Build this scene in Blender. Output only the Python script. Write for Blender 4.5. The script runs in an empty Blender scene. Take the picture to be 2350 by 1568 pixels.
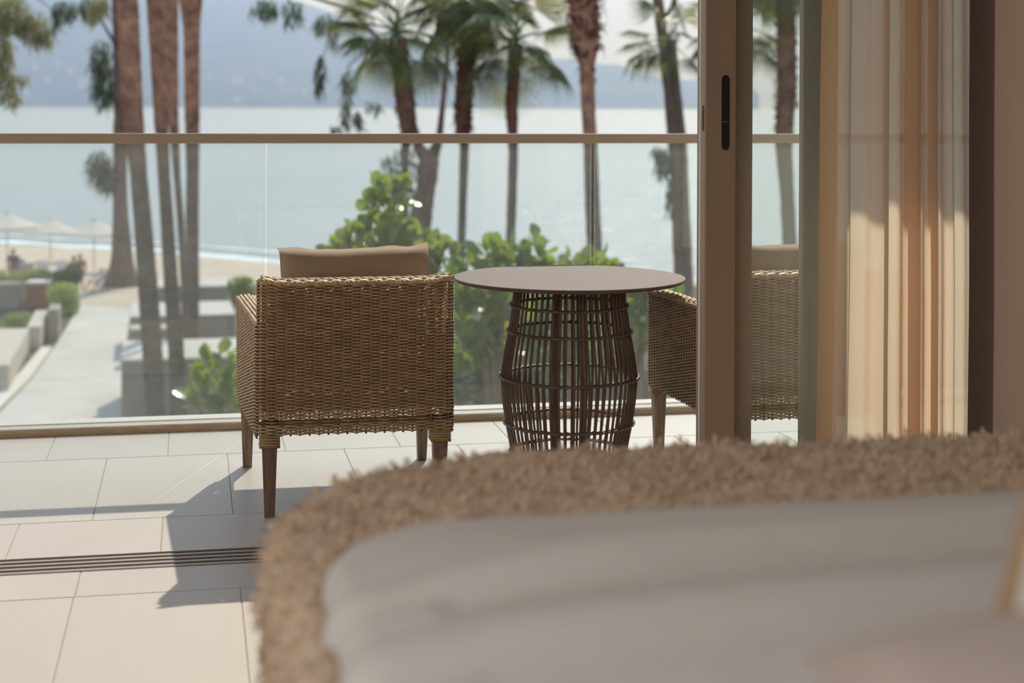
import bpy, math, random
import numpy as np
from mathutils import Vector, Matrix, Euler, noise as mnoise

# ------------------------------------------------------------------ camera, sky, sun, exposure
scn = bpy.context.scene
col = scn.collection
EYE = 1.30                       # camera height above the balcony floor
FPX, CX, CY = 3600.0, 1175.0, 241.0
YAW, ROLL = math.radians(11.5), 0.0045
cam = bpy.data.cameras.new('camera')
camo = bpy.data.objects.new('camera', cam); col.objects.link(camo)
cam.sensor_width = 36.0
cam.lens = FPX / 2350.0 * 36.0
cam.shift_y = -(784.0 - CY) / 2350.0
cam.clip_start, cam.clip_end = 0.05, 30000.0
camo.matrix_world = Matrix.Translation((0, 0, EYE)) @ Matrix.Rotation(-YAW, 4, 'Z') @ Matrix.Rotation(math.pi / 2, 4, 'X') @ Matrix.Rotation(ROLL, 4, 'Z')
cam.dof.use_dof = True
cam.dof.focus_distance = 5.0
cam.dof.aperture_fstop = 2.8
scn.camera = camo

SUN_DIR = Vector((0.33 * 0.755, 0.944 * 0.755, 0.656)).normalized()   # towards the sun
sl = bpy.data.lights.new('sun', 'SUN'); so = bpy.data.objects.new('sun', sl); col.objects.link(so)
sl.energy = 3.8; sl.color = (1.0, 0.89, 0.74); sl.angle = math.radians(0.6)
so.rotation_euler = SUN_DIR.to_track_quat('Z', 'Y').to_euler()

w = bpy.data.worlds.new('sky'); scn.world = w; w.use_nodes = True
nt = w.node_tree; nt.nodes.clear()
out = nt.nodes.new('ShaderNodeOutputWorld'); bg = nt.nodes.new('ShaderNodeBackground')
tc = nt.nodes.new('ShaderNodeTexCoord'); sx = nt.nodes.new('ShaderNodeSeparateXYZ'); rp = nt.nodes.new('ShaderNodeValToRGB')
nt.links.new(tc.outputs['Generated'], sx.inputs[0]); nt.links.new(sx.outputs['Z'], rp.inputs[0])
nt.links.new(rp.outputs[0], bg.inputs[0]); nt.links.new(bg.outputs[0], out.inputs[0])
e = rp.color_ramp.elements
e[0].position = 0.0; e[0].color = (0.52, 0.50, 0.49, 1)
e[1].position = 1.0; e[1].color = (0.40, 0.58, 0.90, 1)
k = e.new(0.10); k.color = (0.68, 0.69, 0.72, 1)
k = e.new(0.26); k.color = (0.80, 0.85, 0.93, 1)
k = e.new(0.5); k.color = (0.62, 0.76, 0.98, 1)
bg.inputs[1].default_value = 1.15

def area(name, loc, size, power, color, rot=(0, 0, 0)):
    l = bpy.data.lights.new(name, 'AREA'); o = bpy.data.objects.new(name, l); col.objects.link(o)
    l.shape = 'RECTANGLE'; l.size, l.size_y = size; l.energy = power; l.color = color
    o.location = loc; o.rotation_euler = rot
    return o
area('room_fill', (-1.5, -0.9, 2.70), (2.4, 2.4), 72, (0.97, 0.98, 1.0))  # added fill light under the ceiling behind the camera, no real fitting

vs = scn.view_settings
scn.display_settings.display_device = 'sRGB'
vs.view_transform = 'Standard'; vs.look = 'None'; vs.gamma = 1.0; vs.use_curve_mapping = False
vs.exposure = 0.0
scn.cycles.use_denoising = True
scn.cycles.max_bounces = 10
scn.cycles.transparent_max_bounces = 24
scn.cycles.sample_clamp_indirect = 6.0

# ------------------------------------------------------------------ helpers
rng = random.Random(7)
nprng = np.random.RandomState(5)
RX = Vector((math.cos(YAW), -math.sin(YAW), 0)); FW = Vector((math.sin(YAW), math.cos(YAW), 0)); UP = Vector((0, 0, 1))
def ray(px, py):
    u = (px - CX) / FPX; v = (CY - py) / FPX
    u, v = u - ROLL * v, v + ROLL * u
    return RX * u + FW + UP * v
def atz(px, py, z):              # a sight line meets a level
    d = ray(px, py); return Vector((0, 0, EYE)) + d * ((z - EYE) / d.z)
def atd(px, py, d):              # a sight line at a distance
    return Vector((0, 0, EYE)) + ray(px, py) * d

def lin(r, g, b):
    f = lambda c: (c / 12.92 if c <= 0.04045 else ((c + 0.055) / 1.055) ** 2.4)
    return (f(r / 255), f(g / 255), f(b / 255), 1)

class MB:
    def __init__(s): s.v = []; s.f = []
    def add(s, v, f):
        n = len(s.v); s.v.extend([tuple(p) for p in v]); s.f.extend([tuple(i + n for i in q) for q in f])
    def box(s, x0, x1, y0, y1, z0, z1, c=0.0):
        if c <= 0:
            v = [(x, y, z) for x in (x0, x1) for y in (y0, y1) for z in (z0, z1)]
            s.add(v, [(0, 1, 3, 2), (4, 6, 7, 5), (0, 4, 5, 1), (2, 3, 7, 6), (0, 2, 6, 4), (1, 5, 7, 3)]); return
        V = []; idx = {}
        for i, (x, dx) in enumerate(((x0, c), (x1, -c))):
            for j, (y, dy) in enumerate(((y0, c), (y1, -c))):
                for k, (z, dz) in enumerate(((z0, c), (z1, -c))):
                    for ax, p in enumerate(((x, y + dy, z + dz), (x + dx, y, z + dz), (x + dx, y + dy, z))):
                        idx[i, j, k, ax] = len(V); V.append(p)
        F = []
        for i in (0, 1):
            F.append([idx[i, 0, 0, 0], idx[i, 0, 1, 0], idx[i, 1, 1, 0], idx[i, 1, 0, 0]])
            F.append([idx[0, i, 0, 1], idx[1, i, 0, 1], idx[1, i, 1, 1], idx[0, i, 1, 1]])
            F.append([idx[0, 0, i, 2], idx[0, 1, i, 2], idx[1, 1, i, 2], idx[1, 0, i, 2]])
            for j in (0, 1):
                F.append([idx[i, j, 0, 0], idx[i, j, 1, 0], idx[i, j, 1, 1], idx[i, j, 0, 1]])
                F.append([idx[i, 0, j, 0], idx[i, 1, j, 0], idx[i, 1, j, 2], idx[i, 0, j, 2]])
                F.append([idx[0, i, j, 1], idx[1, i, j, 1], idx[1, i, j, 2], idx[0, i, j, 2]])
                for k in (0, 1): F.append([idx[i, j, k, 0], idx[i, j, k, 1], idx[i, j, k, 2]])
        s.add(V, F)
    def tube(s, pts, rad, n=6, cap=True, closed=False):
        P = [Vector(p) for p in pts]; m = len(P)
        if not hasattr(rad, '__len__'): rad = [rad] * m
        V = []; F = []; ref = None
        for i in range(m):
            t = (P[(i + 1) % m] - P[i - 1]) if closed else (P[min(i + 1, m - 1)] - P[max(i - 1, 0)])
            t.normalize()
            if ref is None:
                ref = t.orthogonal().normalized()
            ref = (ref - t * ref.dot(t)).normalized(); b = t.cross(ref)
            for k in range(n):
                a = 2 * math.pi * k / n
                V.append(P[i] + (ref * math.cos(a) + b * math.sin(a)) * rad[i])
        R = m if closed else m - 1
        for i in range(R):
            j = (i + 1) % m
            for k in range(n):
                F.append((i * n + k, i * n + (k + 1) % n, j * n + (k + 1) % n, j * n + k))
        if cap and not closed:
            F.append(tuple(range(n - 1, -1, -1))); F.append(tuple((m - 1) * n + k for k in range(n)))
        s.add(V, F)
    def lathe(s, prof, n=24, c=(0, 0, 0)):
        V = []; F = []; m = len(prof)
        for r, z in prof:
            for k in range(n):
                a = 2 * math.pi * k / n; V.append((c[0] + r * math.cos(a), c[1] + r * math.sin(a), c[2] + z))
        for i in range(m - 1):
            for k in range(n):
                F.append((i * n + k, i * n + (k + 1) % n, (i + 1) * n + (k + 1) % n, (i + 1) * n + k))
        F.append(tuple(range(n - 1, -1, -1))); F.append(tuple((m - 1) * n + k for k in range(n)))
        s.add(V, F)
    def grid(s, A):               # A: array (n, m, 3)
        n, m = A.shape[:2]
        F = [(i * m + j, i * m + j + 1, (i + 1) * m + j + 1, (i + 1) * m + j) for i in range(n - 1) for j in range(m - 1)]
        s.add(A.reshape(-1, 3).tolist(), F)
    def prism(s, poly, z0, z1):   # poly in xy, counter-clockwise
        n = len(poly)
        V = [(x, y, z0) for x, y in poly] + [(x, y, z1) for x, y in poly]
        s.add(V, [tuple(range(n - 1, -1, -1)), tuple(range(n, 2 * n))] + [(i, (i + 1) % n, n + (i + 1) % n, n + i) for i in range(n)])
    def mesh(s, name, m=None, smooth=False):
        me = bpy.data.meshes.new(name); me.from_pydata(s.v, [], s.f); me.update()
        if m is not None: me.materials.append(m)
        if smooth: me.polygons.foreach_set('use_smooth', [True] * len(me.polygons))
        return me
    def obj(s, name, m=None, parent=None, smooth=False, kind=None, loc=None):
        return link(name, s.mesh(name, m, smooth), parent, kind, loc)

def link(name, me, parent=None, kind=None, loc=None, rot=None, scale=None):
    o = bpy.data.objects.new(name, me); col.objects.link(o)
    if parent is not None: o.parent = parent
    if kind: o['kind'] = kind
    if loc is not None: o.location = loc
    if rot is not None: o.rotation_euler = rot
    if scale is not None: o.scale = scale
    return o
def tag(o, label, cat, group=None, kind=None):
    o['label'] = label; o['category'] = cat
    if group: o['group'] = group
    if kind: o['kind'] = kind
    return o
def thing(name, label, cat, loc=(0, 0, 0), rz=0.0, group=None):
    o = bpy.data.objects.new(name, None); col.objects.link(o)
    o.empty_display_size = 0.1; o.location = loc; o.rotation_euler = (0, 0, rz)
    return tag(o, label, cat, group)
def children(o): return [c for c in col.objects if c.parent == o]
def copy_tree(o, parent=None):
    c = o.copy(); col.objects.link(c)
    if parent is not None: c.parent = parent
    for ch in children(o): copy_tree(ch, c)
    return c

# ------------------------------------------------------------------ materials
def material(name):
    m = bpy.data.materials.new(name); m.use_nodes = True
    n = m.node_tree; n.nodes.clear()
    o = n.nodes.new('ShaderNodeOutputMaterial')
    return m, n, o
def noisecol(n, c1, c2, scale, stretch=(1, 1, 1), detail=4.0, coord='Object', lo=0.35, hi=0.65):
    t = n.nodes.new('ShaderNodeTexCoord'); mp = n.nodes.new('ShaderNodeMapping'); tx = n.nodes.new('ShaderNodeTexNoise'); r = n.nodes.new('ShaderNodeValToRGB')
    mp.inputs['Scale'].default_value = stretch; tx.inputs['Scale'].default_value = scale; tx.inputs['Detail'].default_value = detail
    r.color_ramp.elements[0].position = lo; r.color_ramp.elements[1].position = hi
    r.color_ramp.elements[0].color = c1; r.color_ramp.elements[1].color = c2
    n.links.new(t.outputs[coord], mp.inputs[0]); n.links.new(mp.outputs[0], tx.inputs['Vector']); n.links.new(tx.outputs[0], r.inputs[0])
    return r.outputs[0], tx.outputs[0]
def pbr(name, c1, c2=None, rough=0.6, scale=8.0, stretch=(1, 1, 1), bump=0.0, metal=0.0, spec=0.5, coat=0.0, coord='Object', sheen=0.0, lo=0.35, hi=0.65, dist=0.01):
    m, n, o = material(name)
    b = n.nodes.new('ShaderNodeBsdfPrincipled')
    cc, fac = noisecol(n, c1, c2 or tuple(min(1, x * 1.08) for x in c1[:3]) + (1,), scale, stretch, coord=coord, lo=lo, hi=hi)
    n.links.new(cc, b.inputs['Base Color'])
    b.inputs['Roughness'].default_value = rough; b.inputs['Metallic'].default_value = metal
    b.inputs['Specular IOR Level'].default_value = spec; b.inputs['Coat Weight'].default_value = coat
    b.inputs['Sheen Weight'].default_value = sheen
    if bump:
        bp = n.nodes.new('ShaderNodeBump'); bp.inputs['Strength'].default_value = bump; bp.inputs['Distance'].default_value = dist
        n.links.new(fac, bp.inputs['Height']); n.links.new(bp.outputs[0], b.inputs['Normal'])
    n.links.new(b.outputs[0], o.inputs[0])
    return m
def leafmat(name, c1, c2, trans=0.45, tcol=None, scale=3.0, rough=0.35, spec=0.5):
    m, n, o = material(name)
    b = n.nodes.new('ShaderNodeBsdfPrincipled'); t = n.nodes.new('ShaderNodeBsdfTranslucent'); mx = n.nodes.new('ShaderNodeMixShader')
    oi = n.nodes.new('ShaderNodeObjectInfo'); hv = n.nodes.new('ShaderNodeHueSaturation'); mr = n.nodes.new('ShaderNodeMapRange')
    cc, _ = noisecol(n, c1, c2, scale)
    mr.inputs['To Min'].default_value = 0.5; mr.inputs['To Max'].default_value = 1.7
    n.links.new(oi.outputs['Random'], mr.inputs['Value']); n.links.new(mr.outputs[0], hv.inputs['Value'])
    n.links.new(cc, hv.inputs['Color']); n.links.new(hv.outputs[0], b.inputs['Base Color'])
    b.inputs['Roughness'].default_value = rough; b.inputs['Specular IOR Level'].default_value = spec
    if tcol: t.inputs[0].default_value = tcol
    else: n.links.new(hv.outputs[0], t.inputs[0])
    mx.inputs[0].default_value = trans
    n.links.new(b.outputs[0], mx.inputs[1]); n.links.new(t.outputs[0], mx.inputs[2]); n.links.new(mx.outputs[0], o.inputs[0])
    return m
def glassmat(name, tint, dust=0.03, refl=1.0):
    m, n, o = material(name)
    tr = n.nodes.new('ShaderNodeBsdfTransparent'); gl = n.nodes.new('ShaderNodeBsdfGlossy'); ge = n.nodes.new('ShaderNodeNewGeometry')
    tl = n.nodes.new('ShaderNodeBsdfTranslucent'); m1 = n.nodes.new('ShaderNodeMixShader'); m2 = n.nodes.new('ShaderNodeMixShader')
    mu = n.nodes.new('ShaderNodeMath'); mu.operation = 'MULTIPLY'; mu.inputs[1].default_value = refl
    tr.inputs[0].default_value = tint; gl.inputs['Roughness'].default_value = 0.0; gl.inputs[0].default_value = (0.95, 0.97, 0.96, 1)
    tl.inputs[0].default_value = (0.8, 0.8, 0.78, 1)
    tx = n.nodes.new('ShaderNodeTexNoise'); tx.inputs['Scale'].default_value = 5.0; tx.inputs['Detail'].default_value = 6.0
    tco = n.nodes.new('ShaderNodeTexCoord'); mr = n.nodes.new('ShaderNodeMapRange')
    mr.inputs['To Min'].default_value = dust * 0.4; mr.inputs['To Max'].default_value = dust * 1.6
    n.links.new(tco.outputs['Object'], tx.inputs['Vector']); n.links.new(tx.outputs[0], mr.inputs['Value']); n.links.new(mr.outputs[0], m1.inputs[0])
    def mth(op, a, b_=None):
        q = n.nodes.new('ShaderNodeMath'); q.operation = op
        for i_, v_ in ((0, a), (1, b_)):
            if v_ is None: continue
            if isinstance(v_, (int, float)): q.inputs[i_].default_value = v_
            else: n.links.new(v_, q.inputs[i_])
        return q.outputs[0]
    dt = n.nodes.new('ShaderNodeVectorMath'); dt.operation = 'DOT_PRODUCT'      # Schlick reflectance of a thin pane, the same from both sides
    n.links.new(ge.outputs['Normal'], dt.inputs[0]); n.links.new(ge.outputs['Incoming'], dt.inputs[1])
    sch = mth('ADD', mth('MULTIPLY', mth('POWER', mth('SUBTRACT', 1.0, mth('ABSOLUTE', dt.outputs['Value'])), 5.0), 0.96), 0.04)
    n.links.new(sch, mu.inputs[0]); n.links.new(mu.outputs[0], m2.inputs[0])
    n.links.new(tr.outputs[0], m1.inputs[1]); n.links.new(tl.outputs[0], m1.inputs[2])
    n.links.new(m1.outputs[0], m2.inputs[1]); n.links.new(gl.outputs[0], m2.inputs[2]); n.links.new(m2.outputs[0], o.inputs[0])
    return m
def fabric(name, c, c2, trans=0.0, clear=0.0, tcol=None, scale=120.0, bump=0.15, sheen=0.0):
    m, n, o = material(name)
    b = n.nodes.new('ShaderNodeBsdfPrincipled'); b.inputs['Roughness'].default_value = 0.9; b.inputs['Specular IOR Level'].default_value = 0.15
    b.inputs['Sheen Weight'].default_value = sheen
    cc, fac = noisecol(n, c, c2, scale)
    n.links.new(cc, b.inputs['Base Color'])
    bp = n.nodes.new('ShaderNodeBump'); bp.inputs['Strength'].default_value = bump; bp.inputs['Distance'].default_value = 0.002
    n.links.new(fac, bp.inputs['Height']); n.links.new(bp.outputs[0], b.inputs['Normal'])
    last = b.outputs[0]
    if trans:
        t = n.nodes.new('ShaderNodeBsdfTranslucent'); t.inputs[0].default_value = tcol or c
        mx = n.nodes.new('ShaderNodeMixShader'); mx.inputs[0].default_value = trans
        n.links.new(last, mx.inputs[1]); n.links.new(t.outputs[0], mx.inputs[2]); last = mx.outputs[0]
    if clear:
        t = n.nodes.new('ShaderNodeBsdfTransparent'); mx = n.nodes.new('ShaderNodeMixShader'); mx.inputs[0].default_value = clear
        n.links.new(last, mx.inputs[1]); n.links.new(t.outputs[0], mx.inputs[2]); last = mx.outputs[0]
    n.links.new(last, o.inputs[0])
    return m

M = {}
M['tile'] = pbr('stone_tile', lin(194, 187, 178), lin(202, 195, 186), rough=0.42, scale=2.5, stretch=(1, 0.4, 1), spec=0.4)
M['grout'] = pbr('grout', lin(172, 165, 156), lin(178, 170, 160), rough=0.9)
M['white_stone'] = pbr('white_stone', lin(180, 174, 164), lin(186, 180, 170), rough=0.6)
M['plaster'] = pbr('plaster', lin(214, 206, 194), lin(220, 212, 200), rough=0.9)
M['wall_taupe'] = pbr('taupe_wall', lin(150, 126, 108), lin(156, 132, 114), rough=0.9)
M['rail'] = pbr('bronze_rail', lin(184, 164, 140), lin(190, 170, 148), rough=0.45, scale=6, stretch=(1, 12, 12), spec=0.4)
M['curb_wood'] = pbr('curb_wood', lin(206, 182, 144), lin(184, 158, 122), rough=0.6, scale=10, stretch=(1, 14, 14), bump=0.1)
M['frame'] = pbr('bronze_frame', lin(172, 151, 130), lin(176, 154, 133), rough=0.5, scale=3, spec=0.4)
M['frame_dark'] = pbr('dark_frame', lin(160, 158, 148), lin(164, 162, 152), rough=0.5, spec=0.4)
M['brush'] = pbr('brush_seal', lin(238, 232, 220), rough=0.9)
M['black'] = pbr('black_recess', lin(38, 34, 34), rough=0.5)
M['steel'] = pbr('steel', lin(150, 145, 140), rough=0.35, metal=1.0)
M['track_dark'] = pbr('track_groove', lin(96, 86, 82), rough=0.6)
M['track_light'] = pbr('track_ridge', lin(190, 182, 170), rough=0.4, metal=0.3)
M['glass'] = glassmat('balcony_glass', (0.945, 0.975, 0.965, 1), 0.03)
M['door_glass'] = glassmat('door_glass', (0.97, 0.988, 0.982, 1), 0.012, 1.0)
M['wicker'] = pbr('brown_wicker', lin(212, 184, 148), lin(182, 154, 118), rough=0.5, scale=40, stretch=(0.3, 0.3, 1), spec=0.35)
M['stake'] = pbr('wicker_stake', lin(120, 94, 76), rough=0.6, spec=0.3)
M['cane'] = pbr('pale_cane', lin(170, 130, 85), rough=0.5)
M['leg'] = pbr('brown_wood_leg', lin(140, 114, 100), lin(118, 94, 82), rough=0.45, scale=14, stretch=(6, 6, 0.6), spec=0.4)
M['leg_pale'] = pbr('weathered_wood_leg', lin(160, 140, 118), lin(126, 104, 86), rough=0.6, scale=14, stretch=(6, 6, 0.6))
M['pillow'] = fabric('taupe_linen', lin(176, 156, 136), lin(168, 148, 128), trans=0.03, scale=300)
M['seat_fab'] = fabric('seat_linen', lin(170, 150, 128), lin(160, 140, 118), scale=300)
M['tabletop'] = pbr('taupe_tabletop', lin(108, 96, 89), lin(112, 100, 93), rough=0.6, scale=3, spec=0.12)
M['rattan'] = pbr('dark_rattan', lin(136, 114, 100), lin(114, 94, 82), rough=0.5, scale=30, stretch=(1, 1, 0.2), spec=0.35)
M['sheer'] = fabric('sheer_curtain', lin(246, 218, 192), lin(240, 212, 186), trans=0.74, clear=0.07, tcol=lin(252, 228, 204), scale=260)
M['hem'] = fabric('curtain_hem', lin(240, 200, 158), lin(234, 194, 152), trans=0.6, clear=0.03, tcol=lin(246, 206, 160), scale=260)
M['drape_dark'] = fabric('dark_lining', lin(150, 130, 124), lin(144, 124, 118), scale=200)
M['drape'] = fabric('taupe_drape', lin(226, 200, 182), lin(220, 194, 176), scale=200)
M['boucle'] = fabric('boucle', lin(234, 212, 186), lin(214, 182, 154), scale=55, bump=0.6, sheen=0.2)
M['white_cotton'] = fabric('white_cotton', lin(222, 217, 213), lin(226, 221, 217), scale=20, bump=0.05)
M['taupe_cotton'] = fabric('taupe_cotton', lin(192, 176, 166), lin(196, 180, 170), scale=20, bump=0.05)
M['piping'] = fabric('tan_trim', lin(190, 158, 124), lin(180, 148, 114), scale=60)
M['mattress'] = fabric('mattress_cloth', lin(210, 204, 196), lin(214, 208, 200), scale=40)
M['bedbase'] = pbr('bed_base_wood', lin(110, 86, 66), lin(96, 74, 58), rough=0.6, stretch=(8, 1, 1))

# ------------------------------------------------------------------ building shell
ZC = 2.75
flo = MB(); flo.box(-3.6, 4.3, -3.0, 6.35, -0.25, -0.0022)
floor = flo.obj('floor', M['grout'], kind='structure')
TW, TL = 0.4325, 0.875
rows = [(5.922, 6.348, 0.133), (5.046, 5.919, -0.083), (4.66, 5.043, 0.133), (4.274, 4.50, 0.0), (3.397, 4.271, -0.083), (2.52, 3.394, 0.133), (1.643, 2.517, -0.083)]
tcache = {}
for (y0, y1, off) in rows:
    for i in range(-9, 10):
        x0 = 0.215 + off + i * TW if off else -0.298 + i * 2 * TW
        x1 = x0 + (TW if off else 2 * TW) - 0.0025
        if x1 < -1.7 or x0 > 3.3: continue
        ln = round(y1 - y0, 3)
        key = (ln, round(x1 - x0, 3))
        if key not in tcache:
            b = MB(); b.box(0, x1 - x0, 0, ln, -0.006, 0.0, 0.0012); tcache[key] = b.mesh('tile', M['tile'])
        link('tile', tcache[key], floor, loc=(x0, y0, -0.0003 * rng.random()))
for (x0, x1, y0, y1) in ((-3.6, -1.72, -3, 4.5), (3.33, 4.3, -3, 4.5), (-1.72, 3.33, -3, 1.64), (-3.6, -1.72, 4.66, 6.348), (3.33, 4.3, 4.66, 6.348)):
    b = MB(); b.box(x0, x1, y0, y1, -0.006, -0.0004); b.obj('floor_slab', M['tile'], floor)

b = MB(); b.box(-3.6, 4.3, -3.0, 6.2, ZC, ZC + 0.25); b.obj('ceiling', M['plaster'], kind='structure')
b = MB(); b.box(-3.75, -3.6, -3.0, 6.35, -0.2, ZC); b.obj('wall_left', M['plaster'], kind='structure')
b = MB(); b.box(-3.75, 4.45, -3.15, -3.0, -0.2, ZC); b.obj('wall_back', M['plaster'], kind='structure')
b = MB(); b.box(3.15, 4.45, -3.0, 4.5, -0.0003, ZC); b.obj('wall_right', M['wall_taupe'], kind='structure')
b = MB(); b.box(2.62, 4.45, 4.5, 4.66, -0.0003, ZC); b.obj('wall_front', M['plaster'], kind='structure')

# sliding door track set in the floor
trk = thing('sliding_door_track', 'dark metal floor track with pale ridges crossing the tiled floor', 'door track', (0, 4.58, 0))
b = MB(); b.box(-3.6, 2.62, -0.0775, 0.0775, -0.0058, -0.0012); b.obj('track_bed', M['track_dark'], trk)
for yy in (-0.072, -0.036, 0.0, 0.036, 0.072):
    b = MB(); b.box(-3.6, 2.62, yy - 0.004, yy + 0.004, -0.0012, 0.003, 0.001); b.obj('track_ridge', M['track_light'], trk)

# ------------------------------------------------------------------ balustrade
bal = thing('glass_balustrade', 'frameless clear glass balcony railing with a slim bronze handrail', 'railing', (0, 6.43, 0))
b = MB(); b.box(-3.6, 4.3, -0.028, 0.028, 1.140, 1.180, 0.003); b.obj('handrail', M['rail'], bal)
edges = [-3.58, -2.437, -1.072, 0.293, 1.658, 3.023, 4.28]
for x0, x1 in zip(edges[:-1], edges[1:]):
    b = MB(); b.box(x0 + 0.008, x1 - 0.008, -0.0085, 0.0085, 0.022, 1.140, 0.0015)
    b.obj('glass_panel', M['glass'], bal)
b = MB(); b.box(-3.6, 4.3, -0.08, -0.012, -0.25, 0.030, 0.002); b.obj('inner_curb', M['white_stone'], bal)
b = MB(); b.box(-3.6, 4.3, -0.086, -0.0805, 0.0, 0.027, 0.0015); b.obj('curb_board', M['curb_wood'], bal)
b = MB(); b.box(-3.6, 4.3, 0.012, 0.10, -0.45, 0.030, 0.002); b.obj('outer_curb', M['white_stone'], bal)
b = MB(); b.box(-3.6, 4.3, -0.012, 0.012, -0.25, 0.020); b.obj('glass_channel', M['track_dark'], bal)

# ------------------------------------------------------------------ sliding glass doors
def door_panel(name, label, x0, x1, y0, y1, st, mat, handle=False):
    t = thing(name, label, 'glass door', (x0, (y0 + y1) / 2, 0.004))
    h = (y1 - y0) / 2; L = x1 - x0
    b = MB(); b.box(0, st, -h, h, 0.0, 2.6, 0.003); ls = b.obj('stile', mat, t)
    b = MB(); b.box(L - st, L, -h, h, 0.0, 2.6, 0.003); b.obj('stile', mat, t)
    b = MB(); b.box(st, L - st, -h, h, 0.0, 0.09, 0.002); b.obj('bottom_rail', mat, t)
    b = MB(); b.box(st, L - st, -h, h, 2.5, 2.6, 0.002); b.obj('top_rail', mat, t)
    b = MB(); b.box(st - 0.01, L - st + 0.01, -0.006, 0.006, 0.08, 2.51); b.obj('glass_pane', M['door_glass'], t)
    return t, ls, h
d1, ls, h1 = door_panel('sliding_door', 'bronze framed sliding glass door with black slot pull and faint arrow', 1.512, 2.585, 4.512, 4.557, 0.098, M['frame'])
def capsule(cx, z0, z1, r, y0, y1, n=10):
    V = []
    for i in range(n + 1):
        a = math.pi * i / n; V.append((cx + r * math.cos(a), z1 - r + r * math.sin(a)))
    for i in range(n + 1):
        a = math.pi + math.pi * i / n; V.append((cx + r * math.cos(a), z0 + r + r * math.sin(a)))
    m = len(V); b = MB()
    b.add([(x, y0, z) for x, z in V] + [(x, y1, z) for x, z in V], [tuple(range(m)), tuple(range(2 * m - 1, m - 1, -1))] + [(i, m + i, m + (i + 1) % m, (i + 1) % m) for i in range(m)])
    return b
zt = lambda py: EYE - (py - 241 - 2) / 3600.0 * 4.72
cp = capsule(0.064, zt(348), zt(175), 0.0125, -h1 - 0.0015, -h1 + 0.004)
pull = cp.obj('flush_pull', M['black'], ls)
b = MB(); b.box(-0.0015, 0.0, -0.012, 0.004, zt(303), zt(246)); b.obj('lock_plate', M['black'], ls)
b = MB(); b.box(0.054, 0.074, -h1 - 0.0022, -h1 - 0.0014, zt(284), zt(281)); b.obj('pull_glint', M['steel'], ls)
M['mark'] = pbr('etched_mark', lin(186, 165, 144), rough=0.5)
b = MB(); za = zt(91)
b.box(0.042, 0.078, -h1 - 0.0006, -h1, za - 0.0012, za + 0.0012)
for sgn in (1, -1):
    V = [(0.042, y, za + sgn * dz) for y in (-h1 - 0.0006, -h1) for dz in (-0.0012, 0.0014)] + [(0.058, y, za + sgn * (0.016 + dz)) for y in (-h1 - 0.0006, -h1) for dz in (-0.0012, 0.0014)]
    b.add(V, [(0, 1, 5, 4), (2, 6, 7, 3), (0, 4, 6, 2), (1, 3, 7, 5), (0, 2, 3, 1), (4, 5, 7, 6)])
b.obj('arrow_mark', M['mark'], ls)
b = MB(); b.box(1.5125, 1.530, 4.5585, 4.571, 0.004, 2.6); tag(b.obj('brush_strip', M['brush']), 'pale vertical brush seal between the two stacked door frames', 'door seal')
d2, ls2, h2 = door_panel('sliding_door', 'bronze framed glass door stacked behind the one with slot pull', 1.520, 2.60, 4.5725, 4.615, 0.165, M['frame'])
d3, _, _ = door_panel('sliding_door', 'rearmost glass door with dark stile beside the sheer curtain', 1.868, 2.612, 4.621, 4.655, 0.118, M['frame_dark'])
b = MB(); b.box(-3.6, 2.62, 4.50, 4.66, 2.606, ZC); b.obj('trim_1', M['frame'], kind='structure')

# ------------------------------------------------------------------ curtains
def curtain(name, path, z0, z1, mat, rows=24, flare=None, kind=None, parent=None, seed=0):
    n = len(path); A = np.zeros((rows, n, 3))
    for i in range(rows):
        t = i / (rows - 1)
        for j, (x, y) in enumerate(path):
            dx = flare(j / (n - 1), t) if flare else 0
            A[i, j] = (x + dx, y + 0.006 * mnoise.noise(Vector((x * 6, t * 5, seed))), z0 + (z1 - z0) * t)
    b = MB(); b.grid(A)
    return b.obj(name, mat, parent, smooth=True, kind=kind)
def foldpath(x0, x1, y, nf, amp, n, seed=0, skew=0.0):
    r = random.Random(seed); ph = r.random() * 6
    P = []
    for j in range(n):
        u = j / (n - 1)
        a = amp * (0.65 + 0.35 * math.sin(u * 9 + seed))
        th = nf * 2 * math.pi * (u + 0.05 * math.sin(u * 7 + ph))
        P.append((x0 + (x1 - x0) * u + 0.35 * a * math.sin(2 * th) , y + a * math.cos(th)))
    return P
cur = thing('sheer_curtain', 'beige sheer curtain hanging in soft vertical folds beside the glass door', 'curtain', (0, 0, 0))
fl = lambda u, t: (1 - t) * (-0.02 + 0.045 * u)
FP = foldpath(1.838, 2.245, 4.27, 5.3, 0.050, 180, 3)
curtain('sheer_panel', FP, 0.012, 2.60, M['sheer'], flare=fl, parent=cur)
P = [(FP[0][0] + 0.001 - 0.046 * (1 - u), FP[0][1] + 0.012 * math.sin(2.5 * (1 - u))) for u in np.linspace(0, 1, 10)]
curtain('hem', P, 0.012, 2.60, M['hem'], flare=lambda u, t: (1 - t) * -0.02, parent=cur)
b = MB(); b.tube([(-3.4, 4.27, 2.64), (3.1, 4.27, 2.64)], 0.014, 10); tag(b.obj('curtain_rail', M['frame']), 'slim bronze curtain rail under the ceiling', 'curtain rail')
o = curtain('blackout_curtain', foldpath(2.19, 2.80, 4.14, 3.0, 0.05, 90, 5), 0.012, 2.62, M['drape_dark'])
tag(o, 'dark brown blackout curtain bunched right of the sheer curtain', 'curtain')
o = curtain('taupe_drape', foldpath(2.125, 3.05, 3.86, 2.6, 0.075, 110, 9), 0.012, 2.62, M['drape'])
tag(o, 'taupe drape at the far right edge, nearest the bed', 'curtain')

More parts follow.
